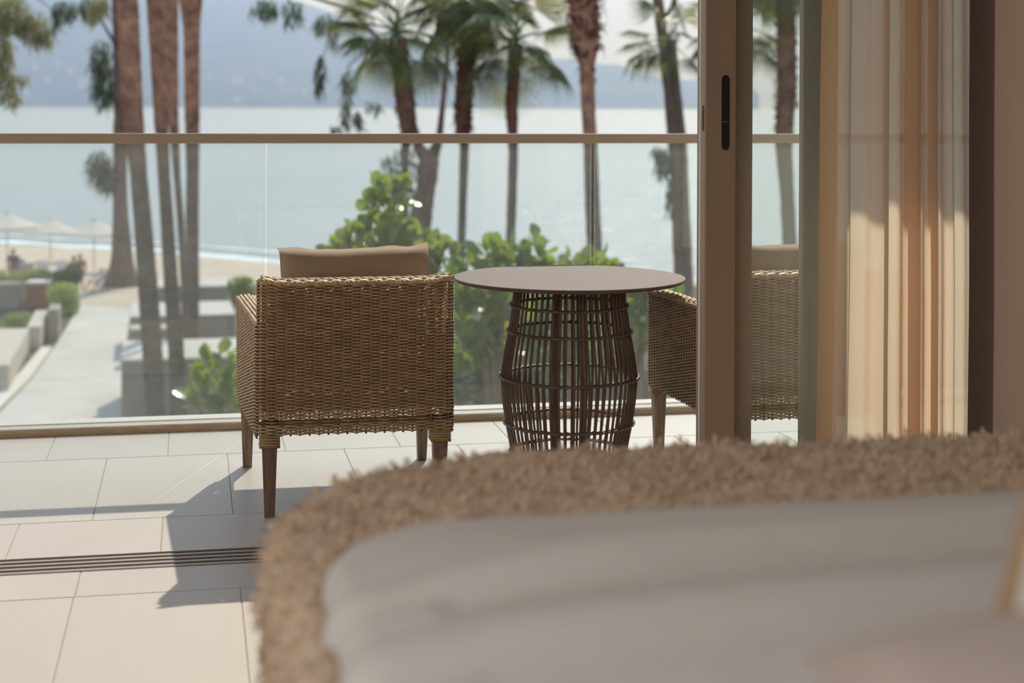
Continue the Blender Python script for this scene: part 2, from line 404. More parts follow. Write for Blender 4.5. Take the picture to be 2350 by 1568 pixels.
# ------------------------------------------------------------------ woven chairs
def arc(cx, cy, r, a0, a1, n=5):
    return [(cx + r * math.cos(a0 + (a1 - a0) * i / n), cy + r * math.sin(a0 + (a1 - a0) * i / n)) for i in range(n + 1)]
def resample(pts, step):
    P = np.array(pts, float); seg = np.linalg.norm(np.diff(P, axis=0), axis=1); s = np.concatenate([[0], np.cumsum(seg)])
    n = max(2, int(round(s[-1] / step))); t = np.linspace(0, s[-1], n + 1)
    return np.stack([np.interp(t, s, P[:, k]) for k in range(P.shape[1])], 1)
def weave(S, rowsT, nst, amp, wv, wn, sub=4, skip=None, stakes=True, rs=0.0035, swell=0.0):
    """S(s,t)->(pos,normal,up) with s in stake units; strands run along s, one per entry of rowsT."""
    b = MB(); st = MB()
    N = nst * sub
    for k, t in enumerate(rowsT):
        V = []; F = []
        sc = skip(k) if skip else 1.0
        if sc == 0: continue
        for i in range(N + 1):
            s = i / sub
            p, n, u = S(s, t)
            ov = math.cos(math.pi * (s + k)); c = p + n * (amp * ov)
            c = c + u * (0.0003 * math.sin(s * 1.7 + k * 2.3))
            wq = wv * sc * (1 + swell * ov)
            V += [c + u * wq, c + n * (wn * sc), c - u * wq, c - n * (wn * sc)]
        for i in range(N):
            for q in range(4):
                F.append((i * 4 + q, i * 4 + (q + 1) % 4, i * 4 + 4 + (q + 1) % 4, i * 4 + 4 + q))
        b.add(V, F)
    if stakes:
        for j in range(nst + 1):
            pts = [S(j, t)[0] for t in rowsT[::6]] + [S(j, rowsT[-1])[0]]
            pts.insert(0, pts[0] + (pts[0] - pts[1]).normalized() * 0.006)
            st.tube(pts, rs, 4)
    return b, st
def path_surface(pts, nst, z0, ztop):
    """vertical wall along a plan path; t in 0..1"""
    P = np.array(pts, float); seg = np.linalg.norm(np.diff(P, axis=0), axis=1); L = np.concatenate([[0], np.cumsum(seg)])
    tot = L[-1]
    def S(s, t):
        d = min(max(s / nst, 0), 1) * tot
        x = np.interp(d, L, P[:, 0]); y = np.interp(d, L, P[:, 1]); e = 0.006
        x2 = np.interp(min(d + e, tot), L, P[:, 0]) - np.interp(max(d - e, 0), L, P[:, 0]); y2 = np.interp(min(d + e, tot), L, P[:, 1]) - np.interp(max(d - e, 0), L, P[:, 1])
        n = Vector((y2, -x2, 0)).normalized()
        zt_ = ztop(x, y) if callable(ztop) else ztop
        zb = z0(x, y) if callable(z0) else z0
        return Vector((x, y, zb + (zt_ - zb) * t)), n, Vector((0, 0, 1))
    return S, tot
BW, FWD, DEP, TH = 0.308, 0.352, 0.775, 0.062
Z0, ZB, ZA = 0.262, 0.735, 0.600
def ztop_back(x, y): return ZB + 0.012 * max(0.0, (abs(x) - 0.235) / 0.07) ** 1.0
PITCH = 0.0052
def build_chair():
    root = thing('wicker_armchair', 'brown woven wicker armchair seen from behind, left of the round table', 'chair', (0.512, 4.955, 0))
    def both(nm, b, st, kind='stuff'):
        o = b.obj(nm, M['wicker'], root, smooth=True, kind=kind)
        return o
    # backrest
    r = 0.03
    outer = [(-BW + 0.0, 0.06)] + arc(-BW + r, r, r, math.pi, 1.5 * math.pi) + arc(BW - r, r, r, 1.5 * math.pi, 2 * math.pi) + [(BW, 0.06)]
    outer = resample(outer, 0.006)
    nst = 24
    S, tot = path_surface(outer, nst, Z0, ztop_back)
    nr = int((ZB - Z0) / PITCH)
    ts = [(k + 0.5) / nr for k in range(nr)]
    b, st = weave(S, ts, nst, 0.0060, 0.0022, 0.0022, swell=0.08, rs=0.0046, skip=lambda k: 0.0 if k in (6, 8) else (0.9 if 5 < k < 10 else (1.3 if k < 14 else 1.0)))
    inner = resample([(BW - 0.012, TH), (-BW + 0.012, TH)], 0.01)
    S2, _ = path_surface(inner, 28, Z0 + 0.012, ztop_back)
    b2, _st = weave(S2, [(k + 0.5) / 40 for k in range(40) if k not in (2, 3)], 28, 0.003, 0.0058, 0.0026, sub=2, stakes=False)
    b.add(b2.v, b2.f)
    # rolled top
    def ST(s, t):
        x = -BW + 0.008 + (2 * BW - 0.016) * s / 28
        a = math.pi * t
        y = TH / 2 - 0.033 * math.cos(a)
        return Vector((x, y, ztop_back(x, 0) - 0.004 + 0.016 * math.sin(a))), Vector((0, -math.cos(a), math.sin(a))), Vector((0, math.sin(a), math.cos(a)))
    b3, _st = weave(ST, [0.06, 0.19, 0.32, 0.45, 0.58, 0.71, 0.84, 0.95], 28, 0.002, 0.0062, 0.0030, sub=3, stakes=False)
    b.add(b3.v, b3.f)
    back = both('backrest', b, st)
    st.obj('stakes', M['stake'], back, kind='stuff')
    # twisted border along the top edge
    b = MB()
    for q in range(3):
        pts = []
        for i in range(161):
            x = -BW - 0.002 + (2 * BW + 0.004) * i / 160
            a = i * 0.55 + q * 2.094
            pts.append((x, 0.001 + 0.0038 * math.cos(a), ztop_back(x, 0) + 0.001 + 0.0038 * math.sin(a)))
        b.tube(pts, 0.0034, 5)
    b.obj('top_border', M['wicker'], back, smooth=True)
    # arms
    for sg in (-1, 1):
        p0, p1 = (sg * (BW + 0.002), 0.035), (sg * FWD, DEP - 0.02)
        i0, i1 = (sg * (BW - TH), 0.06), (sg * (FWD - TH - 0.004), DEP)
        loop = [p0, p1] + [(sg * (FWD - 0.006), DEP - 0.006), (sg * (FWD - 0.02), DEP)] + [i1, (i1[0] - sg * 0.004, i1[1] - 0.01), i0]
        if sg > 0: loop = loop[::-1]
        lp = resample(loop, 0.006)
        ns = 60
        S, tot = path_surface(lp, ns, Z0 - 0.012, ZA)
        if sg < 0:
            S0 = S
            S = lambda s, t, S0=S0: (lambda r_: (r_[0], -r_[1], r_[2]))(S0(s, t))
        else:
            S0 = S
            S = lambda s, t, S0=S0: (lambda r_: (r_[0], -r_[1], r_[2]))(S0(s, t))
        na = int((ZA - Z0) / PITCH)
        b, st = weave(S, [(k + 0.5) / na for k in range(na)], ns, 0.0050, 0.0023, 0.0022, sub=4, swell=0.08)
        def SA(s, t):
            u = s / 32
            xo = sg * (BW + (FWD - BW) * u + 0.002); xi = sg * ((BW - TH) + (FWD - TH - (BW - TH)) * u - 0.002)
            a = math.pi * t
            m_ = (xo + xi) / 2; hw = (xo - xi) / 2
            return Vector((m_ + hw * math.cos(a), 0.05 + (DEP - 0.052) * u, ZA - 0.004 + 0.016 * math.sin(a))), Vector((0, 0, 1)), Vector((-math.sin(a), 0, math.cos(a) * 0.3)).normalized()
        b2, _st = weave(SA, [0.05, 0.18, 0.31, 0.44, 0.57, 0.70, 0.83, 0.95], 32, 0.0022, 0.0062, 0.0030, sub=3, stakes=False)
        b.add(b2.v, b2.f)
        for q in range(2):
            pts = [(sg * (BW + (FWD - BW) * u + 0.002) + 0.004 * math.cos(u * 90 + q * 3.14), 0.04 + (DEP - 0.05) * u, ZA + 0.003 + 0.004 * math.sin(u * 90 + q * 3.14)) for u in np.linspace(0, 1, 160)]
            b.tube(pts, 0.004, 5)
        arm = both('armrest', b, st)
        st.obj('stakes', M['stake'], arm, kind='stuff')
    # legs with wicker wraps
    for (lx, ly, m_, zw) in ((-BW + 0.037, 0.037, 'leg', 0.225), (BW - 0.037, 0.037, 'leg', 0.225), (-FWD + 0.036, DEP - 0.035, 'leg_pale', 0.225), (FWD - 0.036, DEP - 0.035, 'leg_pale', 0.225)):
        b = MB(); sgx = -1 if lx < 0 else 1
        V = []
        for z, h, ox in ((0.30, 0.023, 0), (0.215, 0.023, 0), (0.0, 0.0155, sgx * -0.001)):
            V += [(lx + ox - h, ly - h, z), (lx + ox + h, ly - h, z), (lx + ox + h, ly + h, z), (lx + ox - h, ly + h, z)]
        F = [(3, 2, 1, 0), (8, 9, 10, 11)] + [(r_ * 4 + q, r_ * 4 + (q + 1) % 4, r_ * 4 + 4 + (q + 1) % 4, r_ * 4 + 4 + q) for r_ in (0, 1) for q in range(4)]
        F = [f[::-1] for f in F]
        b.add(V, F); lg = b.obj('leg', M[m_], root)
        b = MB(); h = 0.0285
        z = zw + 0.006
        while z < Z0 + 0.03:
            jit = 0.0012 * rng.random()
            b.tube([(lx - h - jit, ly - h, z), (lx + h + jit, ly - h, z), (lx + h + jit, ly + h, z), (lx - h - jit, ly + h, z)], 0.0046, 5, closed=True); z += 0.0085
        b.obj('leg_wrap', M['wicker'], lg, smooth=True)
        b = MB(); h = 0.0295
        b.tube([(lx - h, ly - h, zw), (lx + h, ly - h, zw), (lx + h, ly + h, zw), (lx - h, ly + h, zw)], 0.0048, 6, closed=True)
        b.obj('cane_collar', M['cane'], lg, smooth=True)
    # seat: frame, deck and cushion
    b = MB(); b.prism([(-BW + TH + 0.005, 0.075), (BW - TH - 0.005, 0.075), (FWD - TH - 0.012, DEP - 0.01), (-FWD + TH + 0.012, DEP - 0.01)], 0.335, 0.372)
    seat = b.obj('seat', M['stake'], root)
    A = cushion_grid(0.46, 0.60, 0.11, 22, 22); b = MB(); b.add(A[0], A[1])
    c = b.obj('seat_pad', M['seat_fab'], seat, smooth=True); c.location = (0, 0.415, 0.428)
    return root
def cushion_grid(w, d, h, n, m, pinch=0.06, seed=1, wr=0.004, power=2.6):
    V = []; F = []
    for side in (1, -1):
        base = len(V)
        for i in range(n + 1):
            for j in range(m + 1):
                u = -1 + 2 * i / n; v = -1 + 2 * j / m
                e = max(0.0, (1 - abs(u) ** power)) * max(0.0, (1 - abs(v) ** power))
                px = w / 2 * u * (1 - pinch * (1 - v * v) * 0.9 * abs(u)); py = d / 2 * v * (1 - pinch * (1 - u * u) * 0.9 * abs(v))
                z = side * h / 2 * e ** 0.45 + wr * mnoise.noise(Vector((u * 3, v * 3, seed + side)))
                V.append((px, py, z if e > 0 else 0.0))
        for i in range(n):
            for j in range(m):
                q = (base + i * (m + 1) + j, base + (i + 1) * (m + 1) + j, base + (i + 1) * (m + 1) + j + 1, base + i * (m + 1) + j + 1)
                F.append(q if side > 0 else q[::-1])
    return V, F
chairL = build_chair()
chairR = copy_tree(chairL); chairR.location = (2.036, 4.925, 0)
tag(chairR, 'brown woven wicker armchair partly hidden behind the sliding door frame', 'chair', 'wicker armchairs on the balcony')
chairL['group'] = 'wicker armchairs on the balcony'

# pillows leaning inside the chair backs: local x width, y height
def back_pillow(loc, label, seed):
    V, F = cushion_grid(0.50, 0.37, 0.16, 36, 32, pinch=0.05, seed=seed, wr=0.012)
    V2 = []
    for (x, y, z) in V:
        u = x / 0.25
        if y < 0: x *= 1 + 0.5 * y
        yy = y
        if y > 0: yy += (y / 0.185) ** 2 * (-0.010 + 0.012 * abs(u) ** 2 + 0.006 * u + 0.006 * mnoise.noise(Vector((x * 14, 0, seed))))
        tt = max(0.0, (y / 0.185 - 0.62) / 0.38)
        if tt > 0: yy = 0.62 * 0.185 + 0.040 * (1 - (1 - min(tt, 1)) ** 6) + (0.013 + 0.009 * mnoise.noise(Vector((x * 13, seed, 7)))) * tt * tt + (yy - y) * 0.8; z -= (0.085 + 0.02 * mnoise.noise(Vector((x * 11, seed, 2)))) * tt ** 1.1
        V2.append((x, yy, z))
    b = MB(); b.add(V2, F)
    o = b.obj('back_pillow', M['pillow'], smooth=True)
    o.location = loc; o.rotation_euler = (math.radians(86), 0, 0)
    return tag(o, label, 'pillow', 'taupe pillows on the armchairs')
back_pillow((0.522, 5.115, 0.670), 'taupe linen pillow propped on the armchair left of the table', 4)
back_pillow((2.046, 5.085, 0.666), 'taupe linen pillow on the armchair behind the sliding door', 8)

# ------------------------------------------------------------------ round rattan table
TC = (1.333, 5.50)
tab = thing('round_table', 'round taupe topped side table on a dark barrel shaped rattan base', 'table', (TC[0], TC[1], 0))
b = MB(); R = 0.418
b.lathe([(0.0, 0.664), (R - 0.03, 0.664), (R - 0.012, 0.667), (R - 0.002, 0.674), (R, 0.678), (R - 0.001, 0.681), (R - 0.004, 0.682), (0.0, 0.682)], 96)
top = b.obj('tabletop', M['tabletop'], tab, smooth=False)
prof = [(0.0, 0.200), (0.05, 0.205), (0.10, 0.214), (0.16, 0.226), (0.24, 0.237), (0.325, 0.2435), (0.41, 0.231), (0.488, 0.216), (0.58, 0.203), (0.664, 0.195)]
rad = lambda z: float(np.interp(z, [p[0] for p in prof], [p[1] for p in prof]))
b = MB(); b.tube([(r_, 0, z) for z, r_ in prof], 0.0047, 6); ribm = b.mesh('rib', M['rattan'], True)
NR = 56
for i in range(NR):
    link('rib', ribm, tab, rot=(0.0, 0.0, 2 * math.pi * (i + 0.5 + 0.07 * math.sin(i * 2.7)) / NR))
b = MB(); b.tube([(r_ - 0.010, 0, z) for z, r_ in prof], 0.011, 8); posm = b.mesh('post', M['rattan'], True)
for a in (0, 1, 2, 3):
    link('post', posm, tab, rot=(0, 0, a * math.pi / 2))
for z in (0.012, 0.053, 0.16, 0.325, 0.488, 0.58, 0.655):
    b = MB(); rr = rad(z)
    for ro in (-0.0075, 0.0075):
        n = 120; pts = []; rads = []
        for i in range(n):
            a = 2 * math.pi * i / n
            pts.append(((rr + ro) * math.cos(a), (rr + ro) * math.sin(a), z + 0.001 * math.sin(a * 30))); rads.append(0.0030 + 0.0034 * abs(math.sin(a * 30)))
        b.tube(pts, rads, 6, closed=True)
    b.obj('ring', M['rattan'], tab, smooth=True)

# ------------------------------------------------------------------ bed
bed = thing('bed', 'bed with white bedding standing at the lower right, foot towards the balcony', 'bed', (0, 0, 0))
def rounded_slab(x0, x1, y0, y1, z0, z1, r, c):
    b = MB(); V = []; rings = ((z0, c), (z0 + c, 0), (z1 - c, 0), (z1, c)); n_ = 0
    for z, ins in rings:
        ring = []
        for (cx_, cy_, a0) in ((x1 - r, y1 - r, 0), (x0 + r, y1 - r, 90), (x0 + r, y0 + r, 180), (x1 - r, y0 + r, 270)):
            for i in range(9):
                a = math.radians(a0 + 90 * i / 8); ring.append((cx_ + (r - ins) * math.cos(a), cy_ + (r - ins) * math.sin(a), z))
        n_ = len(ring); V += ring
    F = [tuple(range(n_ - 1, -1, -1)), tuple(3 * n_ + i for i in range(n_))]
    F += [(k * n_ + i, k * n_ + (i + 1) % n_, (k + 1) * n_ + (i + 1) % n_, (k + 1) * n_ + i) for k in range(3) for i in range(n_)]
    b.add(V, F); return b
rounded_slab(0.22, 1.86, 0.28, 2.34, 0.08, 0.30, 0.40, 0.01).obj('bed_base', M['bedbase'], bed)
rounded_slab(0.17, 1.88, 0.22, 2.40, 0.305, 0.690, 0.42, 0.05).obj('mattress', M['mattress'], bed, smooth=False)
for x in (0.42, 1.7):
    for y in (0.48, 2.12):
        b = MB(); b.box(x - 0.03, x + 0.03, y - 0.03, y + 0.03, 0.0, 0.08, 0.004); b.obj('leg', M['bedbase'], bed)
def drape(rect, rc, rr, top, drop, step, disp, yaxis=None):
    """cloth laid over a rounded rectangle (x0,x1,y0,y1), rolling over the edge with radius rr and hanging by drop."""
    x0, x1, y0, y1 = rect
    e = rr * math.pi / 2 + drop
    nx = int((x1 - x0 + 2 * e - 2 * rr) / step); ny = int((y1 - y0 + 2 * e - 2 * rr) / step)
    xs = np.linspace(x0 + rr - e, x1 - rr + e, nx); ys = np.linspace(y0 + rr - e, y1 - rr + e, ny)
    cx, cy = (x0 + x1) / 2, (y0 + y1) / 2; hx, hy = (x1 - x0) / 2 - rr, (y1 - y0) / 2 - rr
    rin = max(rc - rr, 0.01)
    A = np.zeros((nx, ny, 3))
    for i, x in enumerate(xs):
        for j, y in enumerate(ys):
            qx, qy = abs(x - cx) - (hx - rin), abs(y - cy) - (hy - rin)
            sx_, sy_ = (1 if x >= cx else -1), (1 if y >= cy else -1)
            ox, oy = max(qx, 0), max(qy, 0)
            l = math.hypot(ox, oy)
            sd = l + min(max(qx, qy), 0) - rin
            if l > 1e-6: g = (sx_ * ox / l, sy_ * oy / l)
            else: g = (sx_, 0) if qx > qy else (0, sy_)
            if sd > 0:
                a = min(sd / rr, math.pi / 2)
                bx, by = x - g[0] * sd, y - g[1] * sd
                d = rr * math.sin(a)
                z = top - rr * (1 - math.cos(a)) - max(0, sd - rr * math.pi / 2)
                nrm = (g[0] * math.sin(a), g[1] * math.sin(a), math.cos(a))
            else:
                bx, by, d, z = x, y, 0, top; a = 0; nrm = (0, 0, 1)
            h = disp(x, y, sd)
            A[i, j] = (bx + g[0] * d + nrm[0] * h, by + g[1] * d + nrm[1] * h, z + nrm[2] * h)
    return A
def bd(x, y, sd):
    p = Vector((x, y, 0))
    if x > 0.17 and y < 1.80 and x < 1.70: return -0.008
    return 0.010 * mnoise.noise(p * 45) + 0.006 * mnoise.noise(p * 95) + 0.008 * mnoise.noise(p * 6)
A = drape((0.095, 1.97, 0.12, 2.485), 0.45, 0.05, 0.745, 0.36, 0.0105, bd)
b = MB(); b.grid(A)
thr = b.obj('throw_blanket', M['boucle'], smooth=True)
tag(thr, 'fluffy beige boucle blanket draped over the foot and side of the bed', 'blanket')
# loops of pile, too fine to count
bp = MB(); nx, ny = A.shape[:2]
r2 = random.Random(11)
for q in range(26000):
    i = r2.randrange(1, nx - 1); j = r2.randrange(1, ny - 1)
    p = Vector(A[i, j])
    if p.y < 0.9 or p.x > 1.7 or (p.y < 1.80 and p.x > 0.165): continue
    n_ = (Vector(A[i + 1, j]) - Vector(A[i - 1, j])).cross(Vector(A[i, j + 1]) - Vector(A[i, j - 1]))
    if n_.length < 1e-9: continue
    n_.normalize()
    t = Vector((r2.uniform(-1, 1), r2.uniform(-1, 1), r2.uniform(-1, 1)))
    t = (t - n_ * t.dot(n_)).normalized(); s_ = n_.cross(t) * 0.0022
    ln = r2.uniform(0.010, 0.022); hgt = r2.uniform(0.006, 0.014)
    p = p + Vector((r2.uniform(-.005, .005), r2.uniform(-.005, .005), 0))
    a, c_, e_ = p - n_ * 0.002, p + t * ln * 0.5 + n_ * hgt, p + t * ln + n_ * (0.2 * hgt)
    bp.add([a - s_, a + s_, c_ - s_, c_ + s_, e_ - s_, e_ + s_], [(0, 1, 3, 2), (2, 3, 5, 4)])
bp.obj('pile', M['boucle'], thr, kind='stuff')
def dd(x, y, sd):
    h = 0.012 * mnoise.noise(Vector((x * 2.0, y * 3.0, 3))) + 0.004 * mnoise.noise(Vector((x * 5, y * 7, 9)))
    yy = y - 0.10 * (x - 0.3) 
    for (c, wd, am) in ((1.58 - 0.06 * math.exp(-((x - 0.2) / 0.2) ** 2), 0.035, 0.016), (1.36, 0.05, 0.014)):
        h += am * math.exp(-((yy - c) / wd) ** 2)
    h -= 0.012 * math.exp(-((yy - 1.48) / 0.05) ** 2)
    if sd > -0.06: h = max(h, 0.0)
    if sd < 0: h += 0.02 * (1 - math.exp(sd / 0.10))
    return h
A = drape((0.135, 1.72, 0.35, 1.83), 0.19, 0.035, 0.818, 0.0, 0.014, dd)
b = MB(); b.grid(A)
duv = b.obj('duvet', M['white_cotton'], smooth=True)
tag(duv, 'smooth white duvet with a rounded corner lying on the beige blanket', 'duvet')

V, F = cushion_grid(0.46, 0.24, 0.11, 30, 26, pinch=0.04, seed=6, wr=0.006)
b = MB(); b.add(V, F); o = b.obj('pillow', M['white_cotton'], smooth=True)
tag(o, 'pale pillow with tan trim standing blurred at the right edge', 'pillow')
pil = o
edge = [(0.23 * u * (1 - 0.036 * (1 - v * v) * abs(u)), 0.12 * v * (1 - 0.036 * (1 - u * u) * abs(v)), 0) for (u, v) in
        [(-1 + 2 * i / 20, -1) for i in range(20)] + [(1, -1 + 2 * i / 20) for i in range(20)] + [(1 - 2 * i / 20, 1) for i in range(20)] + [(-1, 1 - 2 * i / 20) for i in range(20)]]
b = MB(); b.tube(edge, 0.008, 8, closed=True); b.obj('trim_cord', M['piping'], pil, smooth=True)
pil.location = atd(3110, 1255, 1.14); pil.rotation_euler = (math.radians(82), math.radians(9), math.radians(-30))
V, F = cushion_grid(0.42, 0.26, 0.11, 26, 22, pinch=0.03, seed=12, wr=0.004)
b = MB(); b.add(V, F); o = b.obj('lumbar_cushion', M['taupe_cotton'], smooth=True)
tag(o, 'taupe cushion lying on the duvet in the lower right corner', 'cushion')
o.location = (0.600, 0.85, 0.925); o.rotation_euler = (0.0, 0.0, math.radians(-8))

# ================================================================== outdoors
ZG, ZS, ZW = -7.2, -7.3, -8.8     # garden, top of the beach, sea
def G(px, py, z=ZG):
    p = atz(px, py, z); return (p.x, p.y)
M['garden'] = pbr('garden_ground', lin(66, 76, 46), lin(62, 58, 46), rough=0.95, scale=1.2, lo=0.4, hi=0.6)
M['path'] = pbr('concrete_path', lin(184, 176, 165), lin(194, 187, 177), rough=0.85, scale=0.8)
M['kerb'] = pbr('pale_kerb', lin(206, 198, 184), rough=0.85)
M['sand'] = pbr('beach_sand', lin(180, 164, 143), lin(190, 173, 151), rough=0.95, scale=0.35)
M['foam'] = pbr('sea_foam', lin(208, 214, 212), rough=0.8, scale=0.5)
M['concrete'] = pbr('grey_concrete', lin(142, 132, 120), lin(150, 140, 128), rough=0.85, scale=1.5)
M['stone'] = pbr('rough_stone', lin(196, 186, 168), lin(176, 166, 150), rough=0.9, scale=4, bump=0.3)
M['bark'] = pbr('grey_brown_bark', lin(128, 104, 90), lin(98, 78, 68), rough=0.9, scale=3, stretch=(3, 3, 0.5), bump=0.6, dist=0.05)
M['palm_bark'] = pbr('red_brown_palm_bark', lin(160, 118, 96), lin(116, 86, 72), rough=0.95, scale=2.2, stretch=(1.5, 1.5, 1.2), bump=0.5, dist=0.04)
def palm_bark(name, up1, up2, lo1, lo2, z0, z1):
    m, n, o = material(name)
    b = n.nodes.new('ShaderNodeBsdfPrincipled'); b.inputs['Roughness'].default_value = 0.95; b.inputs['Specular IOR Level'].default_value = 0.2
    c1, f1 = noisecol(n, up1, up2, 2.4, (1.5, 1.5, 1.3)); c2, _ = noisecol(n, lo1, lo2, 2.4, (1.5, 1.5, 1.3))
    t = n.nodes.new('ShaderNodeTexCoord'); sp = n.nodes.new('ShaderNodeSeparateXYZ'); mr = n.nodes.new('ShaderNodeMapRange'); mx = n.nodes.new('ShaderNodeMixRGB')
    mr.inputs['From Min'].default_value = z0; mr.inputs['From Max'].default_value = z1
    n.links.new(t.outputs['Object'], sp.inputs[0]); n.links.new(sp.outputs['Z'], mr.inputs['Value']); n.links.new(mr.outputs[0], mx.inputs[0])
    n.links.new(c2, mx.inputs[1]); n.links.new(c1, mx.inputs[2]); n.links.new(mx.outputs[0], b.inputs['Base Color'])
    bp = n.nodes.new('ShaderNodeBump'); bp.inputs['Strength'].default_value = 0.5; bp.inputs['Distance'].default_value = 0.04
    n.links.new(f1, bp.inputs['Height']); n.links.new(bp.outputs[0], b.inputs['Normal']); n.links.new(b.outputs[0], o.inputs[0])
    return m
M['palm_bark'] = palm_bark('red_brown_palm_bark_over_grey', lin(184, 138, 112), lin(132, 98, 82), lin(118, 106, 94), lin(94, 84, 74), 6.6, 8.6)
M['palm_dark'] = palm_bark('dark_palm_bark_over_grey', lin(132, 98, 84), lin(98, 72, 64), lin(112, 102, 92), lin(90, 82, 74), 7.3, 7.9)
M['palm_thin'] = pbr('grey_palm_bark', lin(118, 104, 92), lin(96, 84, 74), rough=0.9, scale=5, stretch=(1, 1, 3), bump=0.4, dist=0.03)
M['boots'] = pbr('old_leaf_bases', lin(140, 92, 74), lin(96, 66, 56), rough=0.9, scale=6)
M['frond'] = leafmat('palm_leaf', lin(74, 92, 70), lin(98, 110, 72), trans=0.45, tcol=lin(156, 158, 84), rough=0.3, spec=0.6)
M['petiole'] = pbr('palm_stalk', lin(140, 150, 96), rough=0.4)
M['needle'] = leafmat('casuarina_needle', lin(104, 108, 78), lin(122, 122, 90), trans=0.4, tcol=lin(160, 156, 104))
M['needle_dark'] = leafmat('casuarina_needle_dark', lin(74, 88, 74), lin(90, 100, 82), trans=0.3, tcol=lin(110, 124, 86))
M['grape'] = leafmat('sea_grape_leaf', lin(58, 84, 40), lin(80, 104, 46), trans=0.42, tcol=lin(166, 188, 62), rough=0.25, spec=0.7)
M['stem'] = pbr('shrub_stem', lin(104, 90, 66), rough=0.8)
M['hedge'] = leafmat('hedge_leaf', lin(150, 168, 98), lin(174, 186, 112), trans=0.4, tcol=lin(190, 200, 104))
M['hedge_dark'] = leafmat('dark_hedge_leaf', lin(72, 98, 66), lin(90, 114, 74), trans=0.25, tcol=lin(110, 134, 70))
M['canvas'] = fabric('umbrella_canvas', lin(226, 220, 210), lin(222, 216, 206), trans=0.35, tcol=lin(232, 226, 214), scale=20)
M['pole'] = pbr('bamboo_pole', lin(176, 160, 124), rough=0.6)
M['woodbin'] = pbr('orange_brown_wood', lin(160, 104, 76), lin(140, 90, 66), rough=0.6, scale=5, stretch=(6, 6, 0.6))
M['pinkstone'] = pbr('pale_lid', lin(214, 202, 196), rough=0.7)

# ground
gd = MB()
gd.prism([(-60, 8.5), (60, 8.5), (75, 58), (40, 68), (-20, 78), (-60, 82)], ZG - 0.6, ZG)
gd.obj('garden_ground', M['garden'], kind='structure')
shore_px = [(-900, 538), (-300, 548), (0, 560), (150, 568), (300, 576), (450, 588), (620, 604), (900, 622), (1550, 648), (2300, 668), (3200, 690)]
shore = [atz(x, y, ZW) for x, y in shore_px]
b = MB(); V = []; F = []
inner = [(-60, 82), (-30, 79), (-12, 77), (-4, 75.5), (2, 74), (10, 72), (18, 70), (30, 68), (44, 66), (60, 62), (75, 58)]
for (a, s_) in zip(inner, shore):
    V.append((a[0], a[1] - 4.0, ZS + 0.0)); V.append((a[0], a[1], ZS - 0.02))
    for t in (0.35, 0.75, 1.0):
        V.append((a[0] + (s_.x - a[0]) * t, a[1] + (s_.y - a[1]) * t, ZS + (ZW - ZS) * t))
    V.append((s_.x * 1.2, s_.y * 1.2, ZW - 0.9))
n = 6
for i in range(len(inner) - 1):
    for k in range(n - 1): F.append((i * n + k, i * n + k + 1, (i + 1) * n + k + 1, (i + 1) * n + k)[::-1])
b.add(V, F); b.obj('beach', M['sand'], kind='structure', smooth=True)

# sea
m, n, o = material('turquoise_sea'); M['sea'] = m
pb = n.nodes.new('ShaderNodeBsdfPrincipled'); pb.inputs['Base Color'].default_value = lin(152, 160, 158); pb.inputs['Roughness'].default_value = 0.25; pb.inputs['IOR'].default_value = 1.33; pb.inputs['Specular IOR Level'].default_value = 0.3
tco = n.nodes.new('ShaderNodeTexCoord'); mp = n.nodes.new('ShaderNodeMapping'); mp.inputs['Scale'].default_value = (0.35, 0.8, 1)
t1 = n.nodes.new('ShaderNodeTexNoise'); t1.inputs['Scale'].default_value = 1.0; t1.inputs['Detail'].default_value = 5.0
bp_ = n.nodes.new('ShaderNodeBump'); bp_.inputs['Strength'].default_value = 0.6; bp_.inputs['Distance'].default_value = 0.5
n.links.new(tco.outputs['Object'], mp.inputs[0]); n.links.new(mp.outputs[0], t1.inputs['Vector']); n.links.new(t1.outputs[0], bp_.inputs['Height']); n.links.new(bp_.outputs[0], pb.inputs['Normal']); n.links.new(pb.outputs[0], o.inputs[0])
b = MB(); b.add([(-9000, 70, ZW), (9000, 40, ZW), (9000, 12000, ZW), (-9000, 12000, ZW)], [(0, 1, 2, 3)])
tag(b.obj('sea', M['sea'], kind='structure'), 'calm turquoise sea stretching to the far hills', 'sea')
for k, (off, wd, x0, x1) in enumerate(((0.8, 3.6, -900, 1600), (7.0, 1.6, -200, 700))):
    b = MB(); V = []; 
    xs = np.linspace(x0, x1, 60)
    for x in xs:
        y = np.interp(x, [p[0] for p in shore_px], [p[1] for p in shore_px]); p = atz(x, y, ZW); d_ = Vector((p.x, p.y, 0)).normalized()
        jit = 1.2 * mnoise.noise(Vector((x * 0.01, k, 0)))
        wj = wd * (0.7 + 0.6 * mnoise.noise(Vector((x * 0.02, k + 5, 0))))
        q0 = p + d_ * (off + jit - 0.5 * abs(wj)); q1 = p + d_ * (off + jit + 0.5 * abs(wj))
        V += [(q0.x, q0.y, ZW + 0.05), (q1.x, q1.y, ZW + 0.06)]
    b.add(V, [(2 * i, 2 * i + 1, 2 * i + 3, 2 * i + 2)[::-1] for i in range(59)])
    b.obj('surf_foam', M['foam'], kind='stuff')

